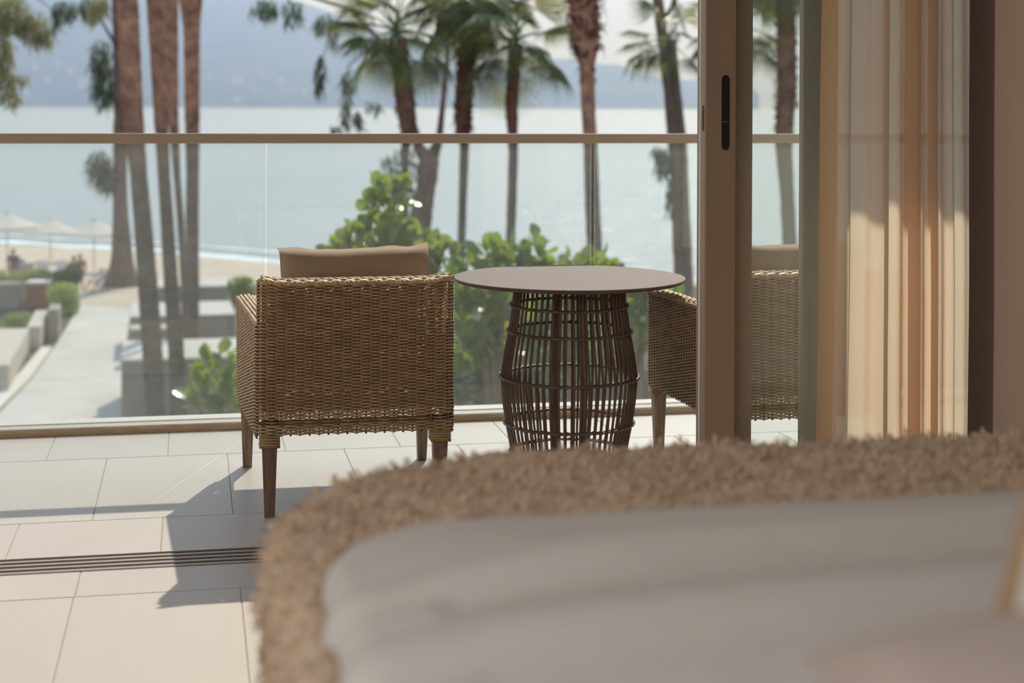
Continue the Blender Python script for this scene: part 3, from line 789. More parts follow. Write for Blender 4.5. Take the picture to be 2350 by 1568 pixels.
# far hills
M['hill'] = pbr('forested_hill', lin(70, 86, 66), lin(92, 100, 78), rough=1.0, scale=0.01, lo=0.3, hi=0.7, spec=0.0)
def hill(name, ridge, d0, d1, seed):
    xs = np.arange(ridge[0][0], ridge[-1][0] + 1, 18.0)
    A = np.zeros((len(xs), 16, 3))
    for i, x in enumerate(xs):
        ry = np.interp(x, [p[0] for p in ridge], [p[1] for p in ridge]) - 5 * mnoise.noise(Vector((x * 0.02, seed, 0))) - 3 * mnoise.noise(Vector((x * 0.07, seed, 3)))
        top = atd(x, ry, d1).z
        for j in range(16):
            t = j / 13.0
            d = d0 + (d1 - d0) * t
            p = atd(x, CY, d)
            if t <= 1: z = ZW - 3 + (top - ZW + 3) * (t ** 0.9) + (18 * mnoise.noise(Vector((x * 0.03, t * 6, seed))) * math.sin(math.pi * t))
            else: z = top + (ZW - 3 - top) * ((t - 1) * 6.5)
            A[i, j] = (p.x, p.y, z)
    b = MB(); b.grid(A)
    return b.obj(name, M['hill'], kind='structure', smooth=True)
hill('hill', [(-900, 60), (-500, -120), (-100, -150), (250, -120), (500, -45), (600, -25), (700, 8), (780, 35), (860, 64), (960, 100), (1090, 138), (1200, 185), (1290, 246)], 4300, 5200, 1)
hill('hill', [(1040, 246), (1130, 175), (1200, 150), (1268, 133), (1340, 139), (1420, 150), (1470, 168), (1520, 181), (1600, 184), (1700, 184), (1735, 205), (1758, 246)], 4700, 5200, 7)
M['house'] = pbr('far_house_wall', lin(160, 154, 148), rough=0.9)
M['house_roof'] = pbr('far_house_roof', lin(150, 134, 126), rough=0.9)
HL = ['lowest at the far left, beside the drooping branch', 'highest one at the far left', 'small one up the slope left of the flared trunk', 'wide one just left of the dark needle tuft', 'one above the wide house left of the trunk', 'small one between the highest and lowest left houses', 'first one right of the palm trunk group', 'widest one right of the trunk group', 'small one just below the widest', 'lowest one near the water, right of the trunk group', 'one above the glass joint', 'wide one right of the glass joint', 'small one below the wide house by the joint', 'one beside the hanging needle spray', 'lowest one beside the hanging needle spray']
for i, (px, py, wpx) in enumerate([(60, 208, 10), (80, 150, 14), (132, 144, 9), (190, 186, 20), (160, 160, 12), (110, 180, 10), (480, 172, 12), (545, 182, 26), (585, 203, 9), (545, 224, 12), (598, 170, 12), (645, 185, 16), (650, 203, 9), (700, 208, 10), (720, 218, 8)]):
    t_ = max(0.03, (246 - py) / (246 - np.interp(px, [-900, -100, 250, 500, 700, 860], [60, -150, -120, -45, 8, 64])))
    d = 4300 + 900 * t_ ** 1.1 - 60
    p = atd(px, py, d); s_ = wpx * d / 3600
    t = thing('hillside_house', 'pale hillside house, ' + HL[i], 'house', p, 0.0, 'pale houses on the far hillside')
    b = MB(); b.box(-s_ / 2, s_ / 2, 0, s_ * 0.5, -s_ * 0.9, s_ * 0.22); b.obj('wall', M['house'], t)
    b = MB(); b.prism([(-s_ * 0.55, -s_ * .05), (s_ * 0.55, -s_ * .05), (s_ * 0.55, s_ * .55), (-s_ * 0.55, s_ * .55)], s_ * 0.22, s_ * 0.28)
    b.add([(-s_ * .55, -s_ * .05, s_ * .28), (s_ * .55, -s_ * .05, s_ * .28), (s_ * .55, s_ * .55, s_ * .28), (-s_ * .55, s_ * .55, s_ * .28), (0, s_ * .25, s_ * .42)], [(0, 1, 4), (1, 2, 4), (2, 3, 4), (3, 0, 4)])
    b.obj('roof', M['house_roof'], t)

# sea haze between the garden and the hills
m, n, o = material('sea_haze')
vsn = n.nodes.new('ShaderNodeVolumeScatter'); vsn.inputs['Color'].default_value = (0.36, 0.51, 1.0, 1); vsn.inputs['Density'].default_value = 0.00033; vsn.inputs['Anisotropy'].default_value = 0.5
n.links.new(vsn.outputs[0], o.inputs['Volume'])
b = MB(); b.box(-6000, 6500, 450, 5400, ZW + 0.5, 420)
b.obj('sea_haze', m, kind='stuff')

# path, kerb
pth = [(320, 1010), (278, 950), (285, 830), (300, 712), (250, 706), (185, 700), (130, 790), (75, 868), (-60, 1010)]
b = MB(); b.prism([G(x, y) for x, y in pth], ZG - 0.2, ZG + 0.02); b.obj('garden_path', M['path'], kind='structure')
b = MB(); b.prism([G(x, y) for x, y in [(170, 706), (330, 716), (420, 660), (300, 640), (170, 655)]], ZG - 0.2, ZG + 0.012); b.obj('sand_patch', M['sand'], kind='structure')
b = MB(); b.prism([G(x, y) for x, y in [(-70, 1010), (70, 870), (120, 800), (95, 800), (40, 865), (-130, 1010)][::1]], ZG - 0.2, ZG + 0.06); b.obj('kerb_strip', M['kerb'], kind='structure')

def yawbox(name, label, cat, px0, px1, pybase, pytop, depth, mat, ang=0.0, chamfer=0.03, zb=ZG, lid=None, group=None):
    """a box whose front bottom edge runs between two points of the ground."""
    a = atz(px0, pybase, zb); c = atz(px1, pybase, zb)
    dist = FW.dot(Vector((a.x, a.y, 0)))
    hgt = (pybase - pytop) / 3600.0 * dist
    wd = (c - a).length
    t = thing(name, label, cat, (a.x, a.y, zb), math.atan2(c.y - a.y, c.x - a.x) + ang, group)
    b = MB(); b.box(0, wd, 0, depth, 0, hgt, chamfer); b.obj('body', mat, t)
    if lid:
        b = MB(); b.box(-0.03, wd + 0.03, -0.03, depth + 0.03, hgt, hgt + 0.10, 0.02); b.obj('capping', lid, t)
    return t
yawbox('garden_planter', 'tall grey concrete planter box nearest behind the glass, beside the path', 'planter', 278, 640, 962, 834, 3.4, M['concrete'], ang=0.2, lid=M['path'])
yawbox('garden_step', 'long low grey ledge lying across the nearest planter top', 'ledge', 300, 425, 838, 762, 0.9, M['concrete'], ang=0.2, lid=M['stone'])
yawbox('garden_planter', 'middle grey planter box behind the left palm trunks', 'planter', 300, 536, 815, 733, 3.6, M['concrete'], ang=0.2, lid=M['path'])
yawbox('garden_planter', 'farthest grey planter box at the edge of the sand', 'planter', 365, 522, 712, 664, 3.0, M['concrete'], ang=0.2, lid=M['path'])
yawbox('low_wall', 'long pale concrete bench wall left of the path, nearest the glass', 'wall', -110, 15, 905, 842, 7.8, M['stone'], ang=0.2)
yawbox('low_wall', 'short stone wall block beside the path, in front of the wooden bin', 'wall', 60, 92, 803, 750, 4.4, M['stone'], ang=0.2)
yawbox('low_wall', 'narrow dark stone pillar right of the short wall block', 'pillar', 108, 134, 782, 712, 1.8, M['concrete'], ang=0.2)
yawbox('towel_bin', 'orange brown wooden bin with a pale lid among hedges', 'bin', 58, 106, 706, 653, 0.9, M['woodbin'], lid=M['pinkstone'])
yawbox('storage_chest', 'dark grey chest left of the orange brown bin', 'chest', -20, 40, 710, 652, 0.9, M['concrete'])

# ------------------------------------------------------------------ small foliage
def blob(mb, c, r, n, size, rnd, up=0.4):
    for q in range(n):
        while True:
            u = Vector((rnd.uniform(-1, 1), rnd.uniform(-1, 1), rnd.uniform(-1, 1)))
            if 0.25 < u.length < 1: break
        p = Vector(c) + Vector((u.x * r[0], u.y * r[1], u.z * r[2]))
        d = Vector((rnd.uniform(-1, 1), rnd.uniform(-1, 1), rnd.uniform(-0.6, 1))).normalized(); s_ = d.orthogonal().normalized()
        s_ = (s_ + d.cross(s_) * rnd.uniform(-1, 1)).normalized(); L = size * rnd.uniform(0.7, 1.3)
        mb.add([p - d * L * 0.5, p + s_ * L * 0.28, p + d * L * 0.5, p - s_ * L * 0.28], [(0, 1, 2, 3)])
def hedge(name, label, spans, d, mat, size, dens, seed):
    """spans: (px centre, py centre, px half width, px half height) at a distance d"""
    rnd = random.Random(seed); k = d / 3600.0
    c0 = atd(spans[0][0], spans[0][1], d)
    t = thing(name, label, 'hedge', (c0.x, c0.y, ZG))
    mb = MB(); st = MB()
    for (cx, cy, rx, ry) in spans:
        c = atd(cx, cy, d) - Vector((c0.x, c0.y, ZG))
        blob(mb, c, (rx * k, max(rx, ry) * k * 0.8, ry * k), int(dens * rx * ry), size, rnd)
        st.tube([(c.x, c.y, 0), c], 0.03, 5)
    mb.obj('foliage', mat, t, kind='stuff'); st.obj('stems', M['stem'], t)
    return t
hedge('clipped_hedge', 'pale green hedge at the left edge behind the grey chest', [(30, 640, 45, 20), (-30, 640, 45, 22), (90, 632, 30, 16)], 68, M['hedge'], 0.14, 1.1, 1)
hedge('clipped_hedge', 'dark green hedge behind the orange brown bin', [(135, 640, 32, 22), (165, 632, 24, 26)], 70, M['hedge_dark'], 0.14, 1.3, 2)
hedge('clipped_hedge', 'bright green hedge at the far end of the path, right of the bin', [(145, 676, 38, 30), (158, 702, 26, 26)], 63, M['hedge'], 0.12, 1.2, 3)
hedge('ground_cover', 'low green planting in front of the wooden bin', [(45, 735, 40, 18), (15, 765, 30, 16), (60, 760, 24, 12)], 58, M['hedge'], 0.12, 1.2, 4)
hedge('undergrowth', 'dark low undergrowth below the sea grape shrubs, behind the table base', [(1090, 880, 90, 50), (1250, 890, 100, 50), (1420, 880, 90, 50), (1180, 840, 90, 40)], 23, M['hedge_dark'], 0.12, 0.22, 6)
hedge('shrub', 'small green shrub beside the farthest grey planter', [(552, 662, 32, 28), (560, 685, 30, 22)], 52, M['grape'], 0.22, 0.35, 5)

# ------------------------------------------------------------------ sea grape shrubs with countable leaves
def leaf_mesh(name, r_, fold, seed):
    rnd = random.Random(seed); V = [(0, 0, 0)]; n_ = 12
    for i in range(n_):
        a = 2 * math.pi * i / n_
        rr = r_ * (1.0 + 0.10 * math.cos(a * 2) + 0.12 * math.cos(a) + 0.04 * rnd.uniform(-1, 1))
        x, y = rr * math.cos(a), rr * math.sin(a)
        V.append((x + r_ * 0.9, y, fold * abs(y) - 0.25 * (x / r_) ** 2 * r_ * 0.3))
    V[0] = (r_ * 0.9, 0, -0.0)
    V.append((-0.02, 0, 0))
    b = MB(); b.add(V, [(0, 1 + i, 1 + (i + 1) % n_) for i in range(n_)] + [(13, 6, 7), (13, 7, 8)])
    return b.mesh(name, M['grape'], True)
leafs = [leaf_mesh('leaf', 0.066, 0.25, 1), leaf_mesh('leaf', 0.058, 0.35, 2), leaf_mesh('leaf', 0.076, 0.15, 3)]
def grape(label, blobs, d, total, seed, extra=0):
    rnd = random.Random(seed); k = d / 3600.0
    c0 = atd(blobs[0][0], 700, d)
    t = thing('sea_grape_shrub', label, 'shrub', (c0.x, c0.y, ZG))
    base = Vector((c0.x, c0.y, ZG))
    st = MB(); areas = [b_[2] * b_[3] for b_ in blobs]; S_ = sum(areas)
    st.tube([(0, 0, 0), (0.05, 0.05, 2.0), (0.0, 0, 4.2)], [0.16, 0.13, 0.10], 8)
    for (cx, cy, rx, ry), ar in zip(blobs, areas):
        c = atd(cx, cy, d) - base
        st.tube([(0, 0, min(4.0, c.z - 0.6)), c * 0.5 + Vector((0, 0, c.z * 0.42)), c], [0.07, 0.04, 0.02], 6)
        for q in range(int(total * ar / S_)):
            while True:
                u = Vector((rnd.uniform(-1, 1), rnd.uniform(-1, 1), rnd.uniform(-1, 1)))
                if 0.3 < u.length < 1: break
            p = c + RX * (u.x * rx * k) + FW * (u.y * (rx + ry) * 0.5 * k) + UP * (u.z * ry * k)
            out_ = (RX * u.x + FW * u.y * 0.7 + UP * (0.5 * u.z + 0.55) + Vector((rnd.gauss(0, .35), rnd.gauss(0, .35), rnd.gauss(0, .35)))).normalized()
            z_ = out_.orthogonal().normalized(); z_ = (Matrix.Rotation(rnd.uniform(0, 6.28), 3, out_) @ z_)
            z_ = (z_ + UP * 0.35).normalized(); y_ = z_.cross(out_).normalized(); z_ = out_.cross(y_)
            R_ = Matrix((out_, y_, z_)).transposed().to_4x4()
            s_ = rnd.uniform(0.8, 1.5) * d / 17.0
            o_ = link('leaf', leafs[rnd.randrange(3)], t)
            o_.matrix_local = Matrix.Translation(p) @ R_ @ Matrix.Scale(s_, 4)
    st.obj('stem', M['stem'], t, smooth=True)
    return t
grape('tall sea grape shrub with round bright leaves rising behind the left armchair', [(893, 480, 50, 62), (870, 560, 100, 55), (945, 590, 80, 55), (800, 572, 48, 32), (1010, 610, 40, 50), (905, 425, 18, 26)], 16.5, 290, 21)
grape('sea grape shrub with upright round leaves behind the table edge', [(1150, 590, 62, 46), (1110, 650, 80, 60), (1225, 590, 30, 50), (1080, 735, 60, 80), (1100, 815, 60, 36)], 17.5, 299, 22)
grape('sea grape shrub seen under and behind the round table top', [(1310, 640, 80, 50), (1375, 610, 26, 36), (1290, 720, 100, 70), (1220, 790, 80, 56), (1350, 810, 80, 50)], 18.5, 299, 23)
grape('sea grape shrub between the table base and the right armchair', [(1470, 740, 34, 80), (1440, 690, 40, 40), (1530, 690, 34, 40)], 17.0, 150, 24)
grape('small sea grape sprig left of the left armchair, low behind the glass', [(505, 860, 44, 52), (455, 925, 34, 22), (530, 930, 30, 40)], 20.0, 90, 25)

# ------------------------------------------------------------------ palms
def frond_mesh(R_, L_, spread, droop, seed, nseg=34):
    rnd = random.Random(seed); b = MB()
    half = math.radians(spread) / 2
    for i in range(nseg):
        a0 = -half + 2 * half * i / nseg; a1 = -half + 2 * half * (i + 1) / nseg; am = (a0 + a1) / 2
        rt = R_ * (0.82 + 0.18 * math.cos(am * 0.8)) * rnd.uniform(0.93, 1.05); rm = rt * 0.55
        dr = lambda r_, a: -droop * (r_ / R_) ** 2.2 * R_ * (0.6 + 0.5 * abs(math.sin(a)))
        P_ = lambda r_, a, z: (L_ + r_ * math.cos(a), r_ * math.sin(a), z + dr(r_, a))
        tipa = am + rnd.uniform(-.03, .03)
        V = [P_(0.03, am, 0), P_(rm, am + (a0 - am) * 0.72, 0), P_(rm, am, 0.02), P_(rm, am + (a1 - am) * 0.72, 0), P_(rt, tipa, -0.05 * rnd.random() - 0.06)]
        b.add(V, [(0, 1, 2), (0, 2, 3), (1, 4, 2), (2, 4, 3)])
    return b.mesh('frond', M['frond'])
def petiole_mesh(L_, seed):
    b = MB(); b.tube([(0, 0, 0), (L_ * 0.5, 0, 0.03), (L_ + 0.03, 0, 0)], [0.03, 0.02, 0.012], 6)
    return b.mesh('petiole', M['petiole'], True)
fronds = [(frond_mesh(0.78, 0.72, 215, 0.35, 1), petiole_mesh(0.72, 1)), (frond_mesh(0.72, 0.80, 240, 0.6, 2), petiole_mesh(0.80, 2)), (frond_mesh(0.80, 0.62, 200, 0.9, 3), petiole_mesh(0.62, 3))]
def add_frond(t, c, dirv, s_, which, twist=0.0):
    x_ = Vector(dirv).normalized(); z_ = UP - x_ * UP.dot(x_)
    if z_.length < 0.2: z_ = FW * -1 - x_ * (FW * -1).dot(x_)
    z_.normalize(); z_ = Matrix.Rotation(twist, 3, x_) @ z_
    y_ = z_.cross(x_)
    Mx = Matrix.Translation(c) @ Matrix((x_, y_, z_)).transposed().to_4x4() @ Matrix.Scale(s_, 4)
    o_ = link('frond', fronds[which][0], t); o_.matrix_local = Mx
    link('petiole', fronds[which][1], o_)
def palm(label, pts, d, crown=None, shag=None, seed=0, nf=16, bark='palm_thin', fs=1.0, manual=(), elev=(70, -55), thin_to=None, name='fan_palm'):
    """pts: (px, py, px width) from the top down; the foot stands on the garden."""
    rnd = random.Random(seed); k = d / 3600.0
    foot = pts[-1]
    P = []; R_ = []
    base = atd(foot[0], foot[1], d); base.z = ZG
    t = thing(name, label, 'palm tree', base)
    full = list(pts)
    gy = CY + 8.5 / k
    if gy > foot[1]: full.append((foot[0] + (foot[0] - pts[-2][0]) * 0.3, gy + 4, foot[2] * 1.15))
    xs = [p[0] for p in full]; ys = [p[1] for p in full]; ws = [p[2] for p in full]
    yy = np.arange(ys[0], ys[-1], 4.0)
    for q, y in enumerate(yy):
        x = np.interp(y, ys, xs); w_ = np.interp(y, ys, ws)
        P.append(atd(x, y, d) - base); R_.append(w_ * 0.5 * k * (1 + 0.02 * math.sin(q * 2.4) + 0.05 * mnoise.noise(Vector((q * 0.15, seed, 0))) + 0.03 * rnd.uniform(-1, 1)))
    b = MB(); b.tube(P, R_, 12); b.obj('trunk', M[bark], t, smooth=True)
    if shag:
        b = MB()
        for (y0, y1, nn, ln) in shag:
            for q in range(nn):
                y = rnd.uniform(y0, y1); x = np.interp(y, ys, xs); w_ = np.interp(y, ys, ws) * 0.5 * k
                a = rnd.uniform(0, 6.28); o_ = RX * math.cos(a) + FW * math.sin(a); sd = (RX * -math.sin(a) + FW * math.cos(a))
                p0 = atd(x, y, d) - base + o_ * w_ * 0.9; L = ln * rnd.uniform(0.5, 1.2)
                tip = p0 + o_ * L * rnd.uniform(0.3, 0.8) + UP * L * rnd.uniform(-0.9, 0.5)
                mid = p0 + o_ * L * 0.35 + UP * L * 0.1
                wv_ = 0.05
                b.add([p0 - sd * wv_, p0 + sd * wv_, mid - sd * wv_ * 0.7, mid + sd * wv_ * 0.7, tip, p0 - UP * 0.06], [(0, 1, 3, 2), (2, 3, 4), (0, 5, 1), (0, 2, 5), (1, 5, 3)])
        b.obj('leaf_bases', M['boots'], t, kind='stuff')
    if crown:
        c = atd(crown[0], crown[1], d) - base
        for q in range(nf):
            az = q * 2.39996 + seed; el = math.radians(elev[0] + (elev[1] - elev[0]) * ((q + 0.5) / nf) + rnd.uniform(-8, 8))
            add_frond(t, c + UP * (0.1 * math.sin(el)), RX * math.cos(el) * math.cos(az) + FW * math.cos(el) * math.sin(az) + UP * math.sin(el), fs * rnd.uniform(0.85, 1.1), rnd.randrange(3), rnd.uniform(-.3, .3))
        for (th, ph, s_, wh) in manual:
            th, ph = math.radians(th), math.radians(ph)
            add_frond(t, c, (RX * math.cos(th) + UP * math.sin(th)) * math.cos(ph) - FW * math.sin(ph), s_, wh)
    return t
palm('thick red brown palm trunk, frontmost of the left trunk group', [(284, -260, 46), (293, 0, 50), (298, 120, 50), (305, 250, 48), (318, 400, 40), (327, 500, 42), (338, 640, 45), (356, 900, 48)], 38, crown=(284, -270), bark='palm_bark', seed=1, nf=8, fs=1.0)
palm('palm trunk second from the left group, standing beside the thick one', [(346, -240, 40), (356, 0, 41), (369, 250, 35), (376, 400, 29), (383, 500, 31), (392, 640, 34), (404, 800, 37), (408, 900, 40)], 40, crown=(346, -250), bark='palm_bark', seed=2, nf=8, fs=1.0)
palm('slim palm trunk squeezed between the second and last trunks', [(390, -230, 32), (393, 0, 33), (397, 250, 25), (406, 400, 17), (414, 500, 17), (422, 640, 17), (428, 780, 20)], 47, crown=(390, -300), bark='palm_bark', seed=3, nf=8, fs=1.0)
palm('rightmost palm trunk of the left group, with red brown upper bark', [(434, -230, 54), (438, 0, 55), (440, 75, 38), (441, 250, 36), (442, 400, 30), (441, 500, 31), (442, 640, 31), (440, 770, 34)], 49.5, crown=(434, -330), bark='palm_bark', seed=4, nf=8, fs=1.0)
palm('fan palm with drooping crown left of centre above the armchair', [(912, 90, 40), (926, 200, 46), (938, 300, 40), (930, 340, 18), (930, 470, 16), (932, 620, 16)], 36, crown=(908, 70), shag=[(150, 310, 60, 0.22)], seed=5, nf=15, fs=1.35, bark='palm_dark', manual=[(200, 30, 1.0, 0), (170, 10, 1.05, 0), (215, 40, .9, 2), (-20, 30, .9, 1), (240, 50, .9, 2), (150, 20, 1, 1)])
palm('fan palm with dark shaggy trunk behind the tall sea grape', [(1078, -30, 36), (1072, 120, 40), (1064, 220, 42), (1063, 300, 36), (1066, 335, 22), (1062, 450, 19), (1058, 600, 19)], 38, crown=(1070, -20), shag=[(100, 320, 130, 0.26)], seed=6, nf=20, fs=1.4, bark='palm_dark', elev=(50, -65), manual=[(230, 40, 1.1, 2), (260, 40, 1.1, 2), (200, 30, 1.1, 1), (300, 40, 1.0, 2), (215, 10, 1.2, 0)])
palm('fan palm with one large leaf facing the room, right of centre', [(1185, 100, 30), (1178, 180, 30), (1174, 240, 30), (1176, 300, 25), (1178, 350, 22), (1174, 480, 22), (1170, 600, 22)], 37, crown=(1184, 92), shag=[(130, 280, 40, 0.16)], seed=7, nf=12, fs=1.35, bark='palm_dark', manual=[(245, 45, 1.0, 0), (15, 20, 1.0, 0), (165, 20, .9, 1), (110, 10, .9, 1), (-15, 30, .85, 2)])
palm('tall shaggy red brown palm trunk in front of the glass joint', [(1335, -200, 56), (1338, 0, 66), (1345, 105, 60), (1347, 150, 36), (1350, 250, 32), (1355, 330, 33), (1360, 480, 34), (1366, 600, 36)], 34, crown=(1335, -210), shag=[(-60, 130, 220, 0.46), (135, 190, 16, 0.16)], seed=8, nf=14, bark='palm_bark')
palm('low fan palm beside the door frame with leaves over the bay', [(1540, 90, 22), (1550, 200, 24), (1566, 330, 22), (1575, 600, 24)], 40, crown=(1536, 92), seed=9, nf=5, manual=[(185, 15, 1.0, 0), (215, 20, 1.0, 1), (165, 0, .9, 0), (230, 40, .9, 2)])
palm('shaggy dark palm seen through the sliding door glass', [(1800, -60, 40), (1804, 60, 44), (1806, 200, 44), (1798, 330, 40), (1806, 440, 32), (1814, 600, 34)], 32, crown=(1798, -80), shag=[(-30, 340, 150, 0.24)], seed=10, nf=16, bark='palm_dark', elev=(50, -60), manual=[(220, 30, 1.0, 2), (250, 30, 1.0, 2), (190, 20, 1.0, 1)])
palm('fan palm crown hidden behind the door frame with hanging leaves', [(1690, 60, 26), (1692, 300, 26), (1695, 600, 26)], 36, crown=(1690, 60), seed=11, nf=14, elev=(50, -65))

# ------------------------------------------------------------------ casuarina trees
def sprays(mb, c, r, n_, ln, wd, rnd, lean=(0, 0)):
    for q in range(n_):
        while True:
            u = Vector((rnd.uniform(-1, 1), rnd.uniform(-1, 1), rnd.uniform(-1, 1)))
            if u.length < 1: break
        p = Vector(c) + Vector((u.x * r[0], u.y * r[1], u.z * r[2]))
        d_ = (UP * -1 + RX * (lean[0] + rnd.gauss(0, .35)) + FW * rnd.gauss(0, .35) + UP * rnd.gauss(0, 0.3)).normalized()
        L = ln * rnd.uniform(0.5, 1.3); s_ = d_.orthogonal().normalized(); s_ = (Matrix.Rotation(rnd.uniform(0, 6.28), 3, d_) @ s_) * wd
        m_ = p + d_ * L * 0.5 + Vector((rnd.gauss(0, .02), 0, 0)); e_ = p + d_ * L - UP * 0.05 * L
        mb.add([p - s_ * 0.6, p + s_ * 0.6, m_ + s_, m_ - s_, e_], [(0, 1, 2, 3), (3, 2, 4)])
def casuarina(label, trunk, d, limbs, clumps, seed, mat='needle', wide=0.018, bark='bark', ln=0.34, dens=1.0):
    rnd = random.Random(seed); k = d / 3600.0
    f_ = trunk[-1]; base = atd(f_[0], f_[1], d); base.z = ZG
    t = thing('casuarina_tree', label, 'tree', base)
    b = MB()
    gy = CY + 8.5 / k
    tr = list(trunk)
    if gy > tr[-1][1] + 3: tr.append((tr[-1][0], gy + 5, tr[-1][2] * 1.1))
    ys = [p[1] for p in tr]
    yy = np.linspace(ys[0], ys[-1], 60)
    b.tube([atd(np.interp(y, ys, [p[0] for p in tr]), y, d) - base for y in yy], [np.interp(y, ys, [p[2] for p in tr]) * 0.5 * k * (1 + 0.05 * rnd.uniform(-1, 1)) for y in yy], 14)
    b.obj('trunk', M[bark], t, smooth=True)
    for lb in limbs:
        b = MB(); b.tube([atd(x, y, d + dd_) - base for (x, y, w_, dd_) in lb], [w_ * 0.5 * k for (x, y, w_, dd_) in lb], 8)
        b.obj('branch', M[bark], t, smooth=True)
    mb = MB()
    for (cx, cy, rx, ry, nn) in clumps:
        sprays(mb, atd(cx, cy, d) - base, (rx * k, rx * k, ry * k), int(nn * dens), ln * d / 40, wide * d / 40, rnd, lean=(rnd.uniform(-.3, .3), 0))
    mb.obj('foliage', M[mat], t, kind='stuff')
    return t
casuarina('big flared casuarina trunk at the end of the garden path', [(266, -160, 30), (274, 60, 32), (278, 250, 33), (275, 400, 32), (277, 500, 36), (280, 580, 46), (280, 620, 62), (280, 645, 84), (282, 664, 104)], 73,
          [[(275, 120, 10, 0), (240, 60, 6, -1), (215, 20, 3, -2)], [(279, 250, 10, 0), (255, 190, 6, -2), (235, 150, 3, -2)], [(281, 420, 9, 0), (250, 390, 6, -1), (225, 370, 3, -1)]],
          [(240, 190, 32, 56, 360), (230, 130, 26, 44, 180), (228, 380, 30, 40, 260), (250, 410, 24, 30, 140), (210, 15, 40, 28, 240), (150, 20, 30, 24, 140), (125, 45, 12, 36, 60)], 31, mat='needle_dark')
casuarina('sunlit casuarina at the upper left corner with drooping branches', [(-260, -200, 40), (-250, 200, 46), (-245, 640, 60)], 46,
          [[(-255, 60, 16, 0), (-120, -20, 9, 0), (40, -40, 5, 0), (130, 30, 2, 0)], [(-252, 160, 14, 0), (-120, 60, 8, 0), (0, 60, 4, 0), (70, 90, 2, 0)], [(-255, -40, 14, 0), (60, -70, 7, 0), (200, -20, 4, 0), (300, 10, 2, 0)]],
          [(20, 30, 56, 50, 700), (80, 60, 36, 40, 300), (0, 120, 34, 46, 300), (105, 85, 20, 22, 80), (10, 190, 30, 36, 220), (30, 225, 12, 26, 50), (45, 175, 24, 10, 40), (230, 5, 26, 24, 110), (215, 35, 9, 22, 30)], 32, ln=0.32)
casuarina('forked casuarina behind the tall sea grape shrub', [(985, 360, 46), (982, 400, 46), (976, 440, 44), (968, 480, 50), (960, 560, 54)], 45,
          [[(985, 370, 40, 0), (962, 340, 26, 0), (945, 280, 20, 0), (900, 120, 14, 0), (800, 20, 9, 0), (640, -30, 5, 0)], [(988, 370, 36, 0), (1008, 320, 18, 0), (1015, 250, 13, 0), (1026, 150, 10, 0), (1030, 40, 8, 0)],
           [(972, 500, 22, 0), (945, 440, 14, 0), (925, 400, 8, 0), (880, 380, 3, 0)], [(930, 180, 12, 0), (860, 100, 6, 0), (800, 150, 4, 0), (790, 230, 2, 0)], [(800, 20, 6, 0), (760, 60, 4, 0), (740, 140, 2, 0)]],
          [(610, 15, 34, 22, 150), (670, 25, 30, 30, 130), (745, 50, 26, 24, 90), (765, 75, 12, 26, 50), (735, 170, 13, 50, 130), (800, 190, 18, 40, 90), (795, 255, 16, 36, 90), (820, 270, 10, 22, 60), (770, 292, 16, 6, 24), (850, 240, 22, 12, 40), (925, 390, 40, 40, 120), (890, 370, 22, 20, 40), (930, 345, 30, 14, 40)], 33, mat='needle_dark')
casuarina('dark leaning casuarina beside the sliding door frame', [(1500, -80, 22), (1512, 20, 26), (1524, 110, 28), (1538, 200, 34), (1552, 310, 42), (1560, 430, 40), (1568, 620, 46)], 43,
          [[(1518, 60, 14, 0), (1545, 10, 9, 0), (1556, -40, 6, 0)], [(1556, 400, 12, 0), (1530, 360, 7, 0), (1510, 345, 3, 0)]],
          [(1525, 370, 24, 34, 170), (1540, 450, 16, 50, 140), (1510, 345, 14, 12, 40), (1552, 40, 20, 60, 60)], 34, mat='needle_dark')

# ------------------------------------------------------------------ beach
def beach_z(d):                                      # height of the sand at a distance
    return ZS + (ZW - ZS) * min(1, max(0, (d - 74) / 32.0))
def umbrella(px, py_apex, half_px, d, label):
    k = d / 3600.0; ap = atd(px, py_apex, d); z0 = beach_z(d)
    t = thing('beach_umbrella', label, 'umbrella', (ap.x, ap.y, z0), 0.3 + px * 0.01, 'white beach umbrellas')
    h = ap.z - z0; R_ = half_px * k
    b = MB(); b.tube([(0, 0, -0.2), (0, 0, h - 0.05)], 0.035, 8); b.obj('pole', M['pole'], t)
    b = MB(); V = []; n_ = 24
    prof_ = [(0.02, h), (0.35, h - 0.30), (0.7, h - 0.56), (1.0, h - 0.74), (1.0, h - 0.92)]
    for (r_, z) in prof_:
        for i in range(n_):
            a = 2 * math.pi * i / n_; f_ = 1 - 0.06 * (0.5 - 0.5 * math.cos(a * 8)) * (r_ > 0.1)
            V.append((r_ * R_ * f_ * math.cos(a), r_ * R_ * f_ * math.sin(a), z))
    b.add(V, [(i * n_ + q, i * n_ + (q + 1) % n_, (i + 1) * n_ + (q + 1) % n_, (i + 1) * n_ + q) for i in range(4) for q in range(n_)])
    b.obj('canopy', M['canvas'], t)
    for i in range(8):
        a = 2 * math.pi * i / 8; b = MB()
        b.tube([(0, 0, h - 0.9), (R_ * 0.5 * math.cos(a), R_ * 0.5 * math.sin(a), h - 0.46)], 0.014, 5)
        b.obj('rib', M['pole'], t)
    b = MB(); b.lathe([(0.02, h + 0.06), (0.16, h - 0.06), (0.12, h - 0.10)][::-1], 10); b.obj('cap', M['pole'], t)
umbrella(17, 488, 74, 86, 'white beach umbrella at the left edge of the photo')
umbrella(116, 501, 66, 92, 'white beach umbrella in the middle of the three')
umbrella(216, 503, 66, 84, 'white beach umbrella touching the big flared trunk')

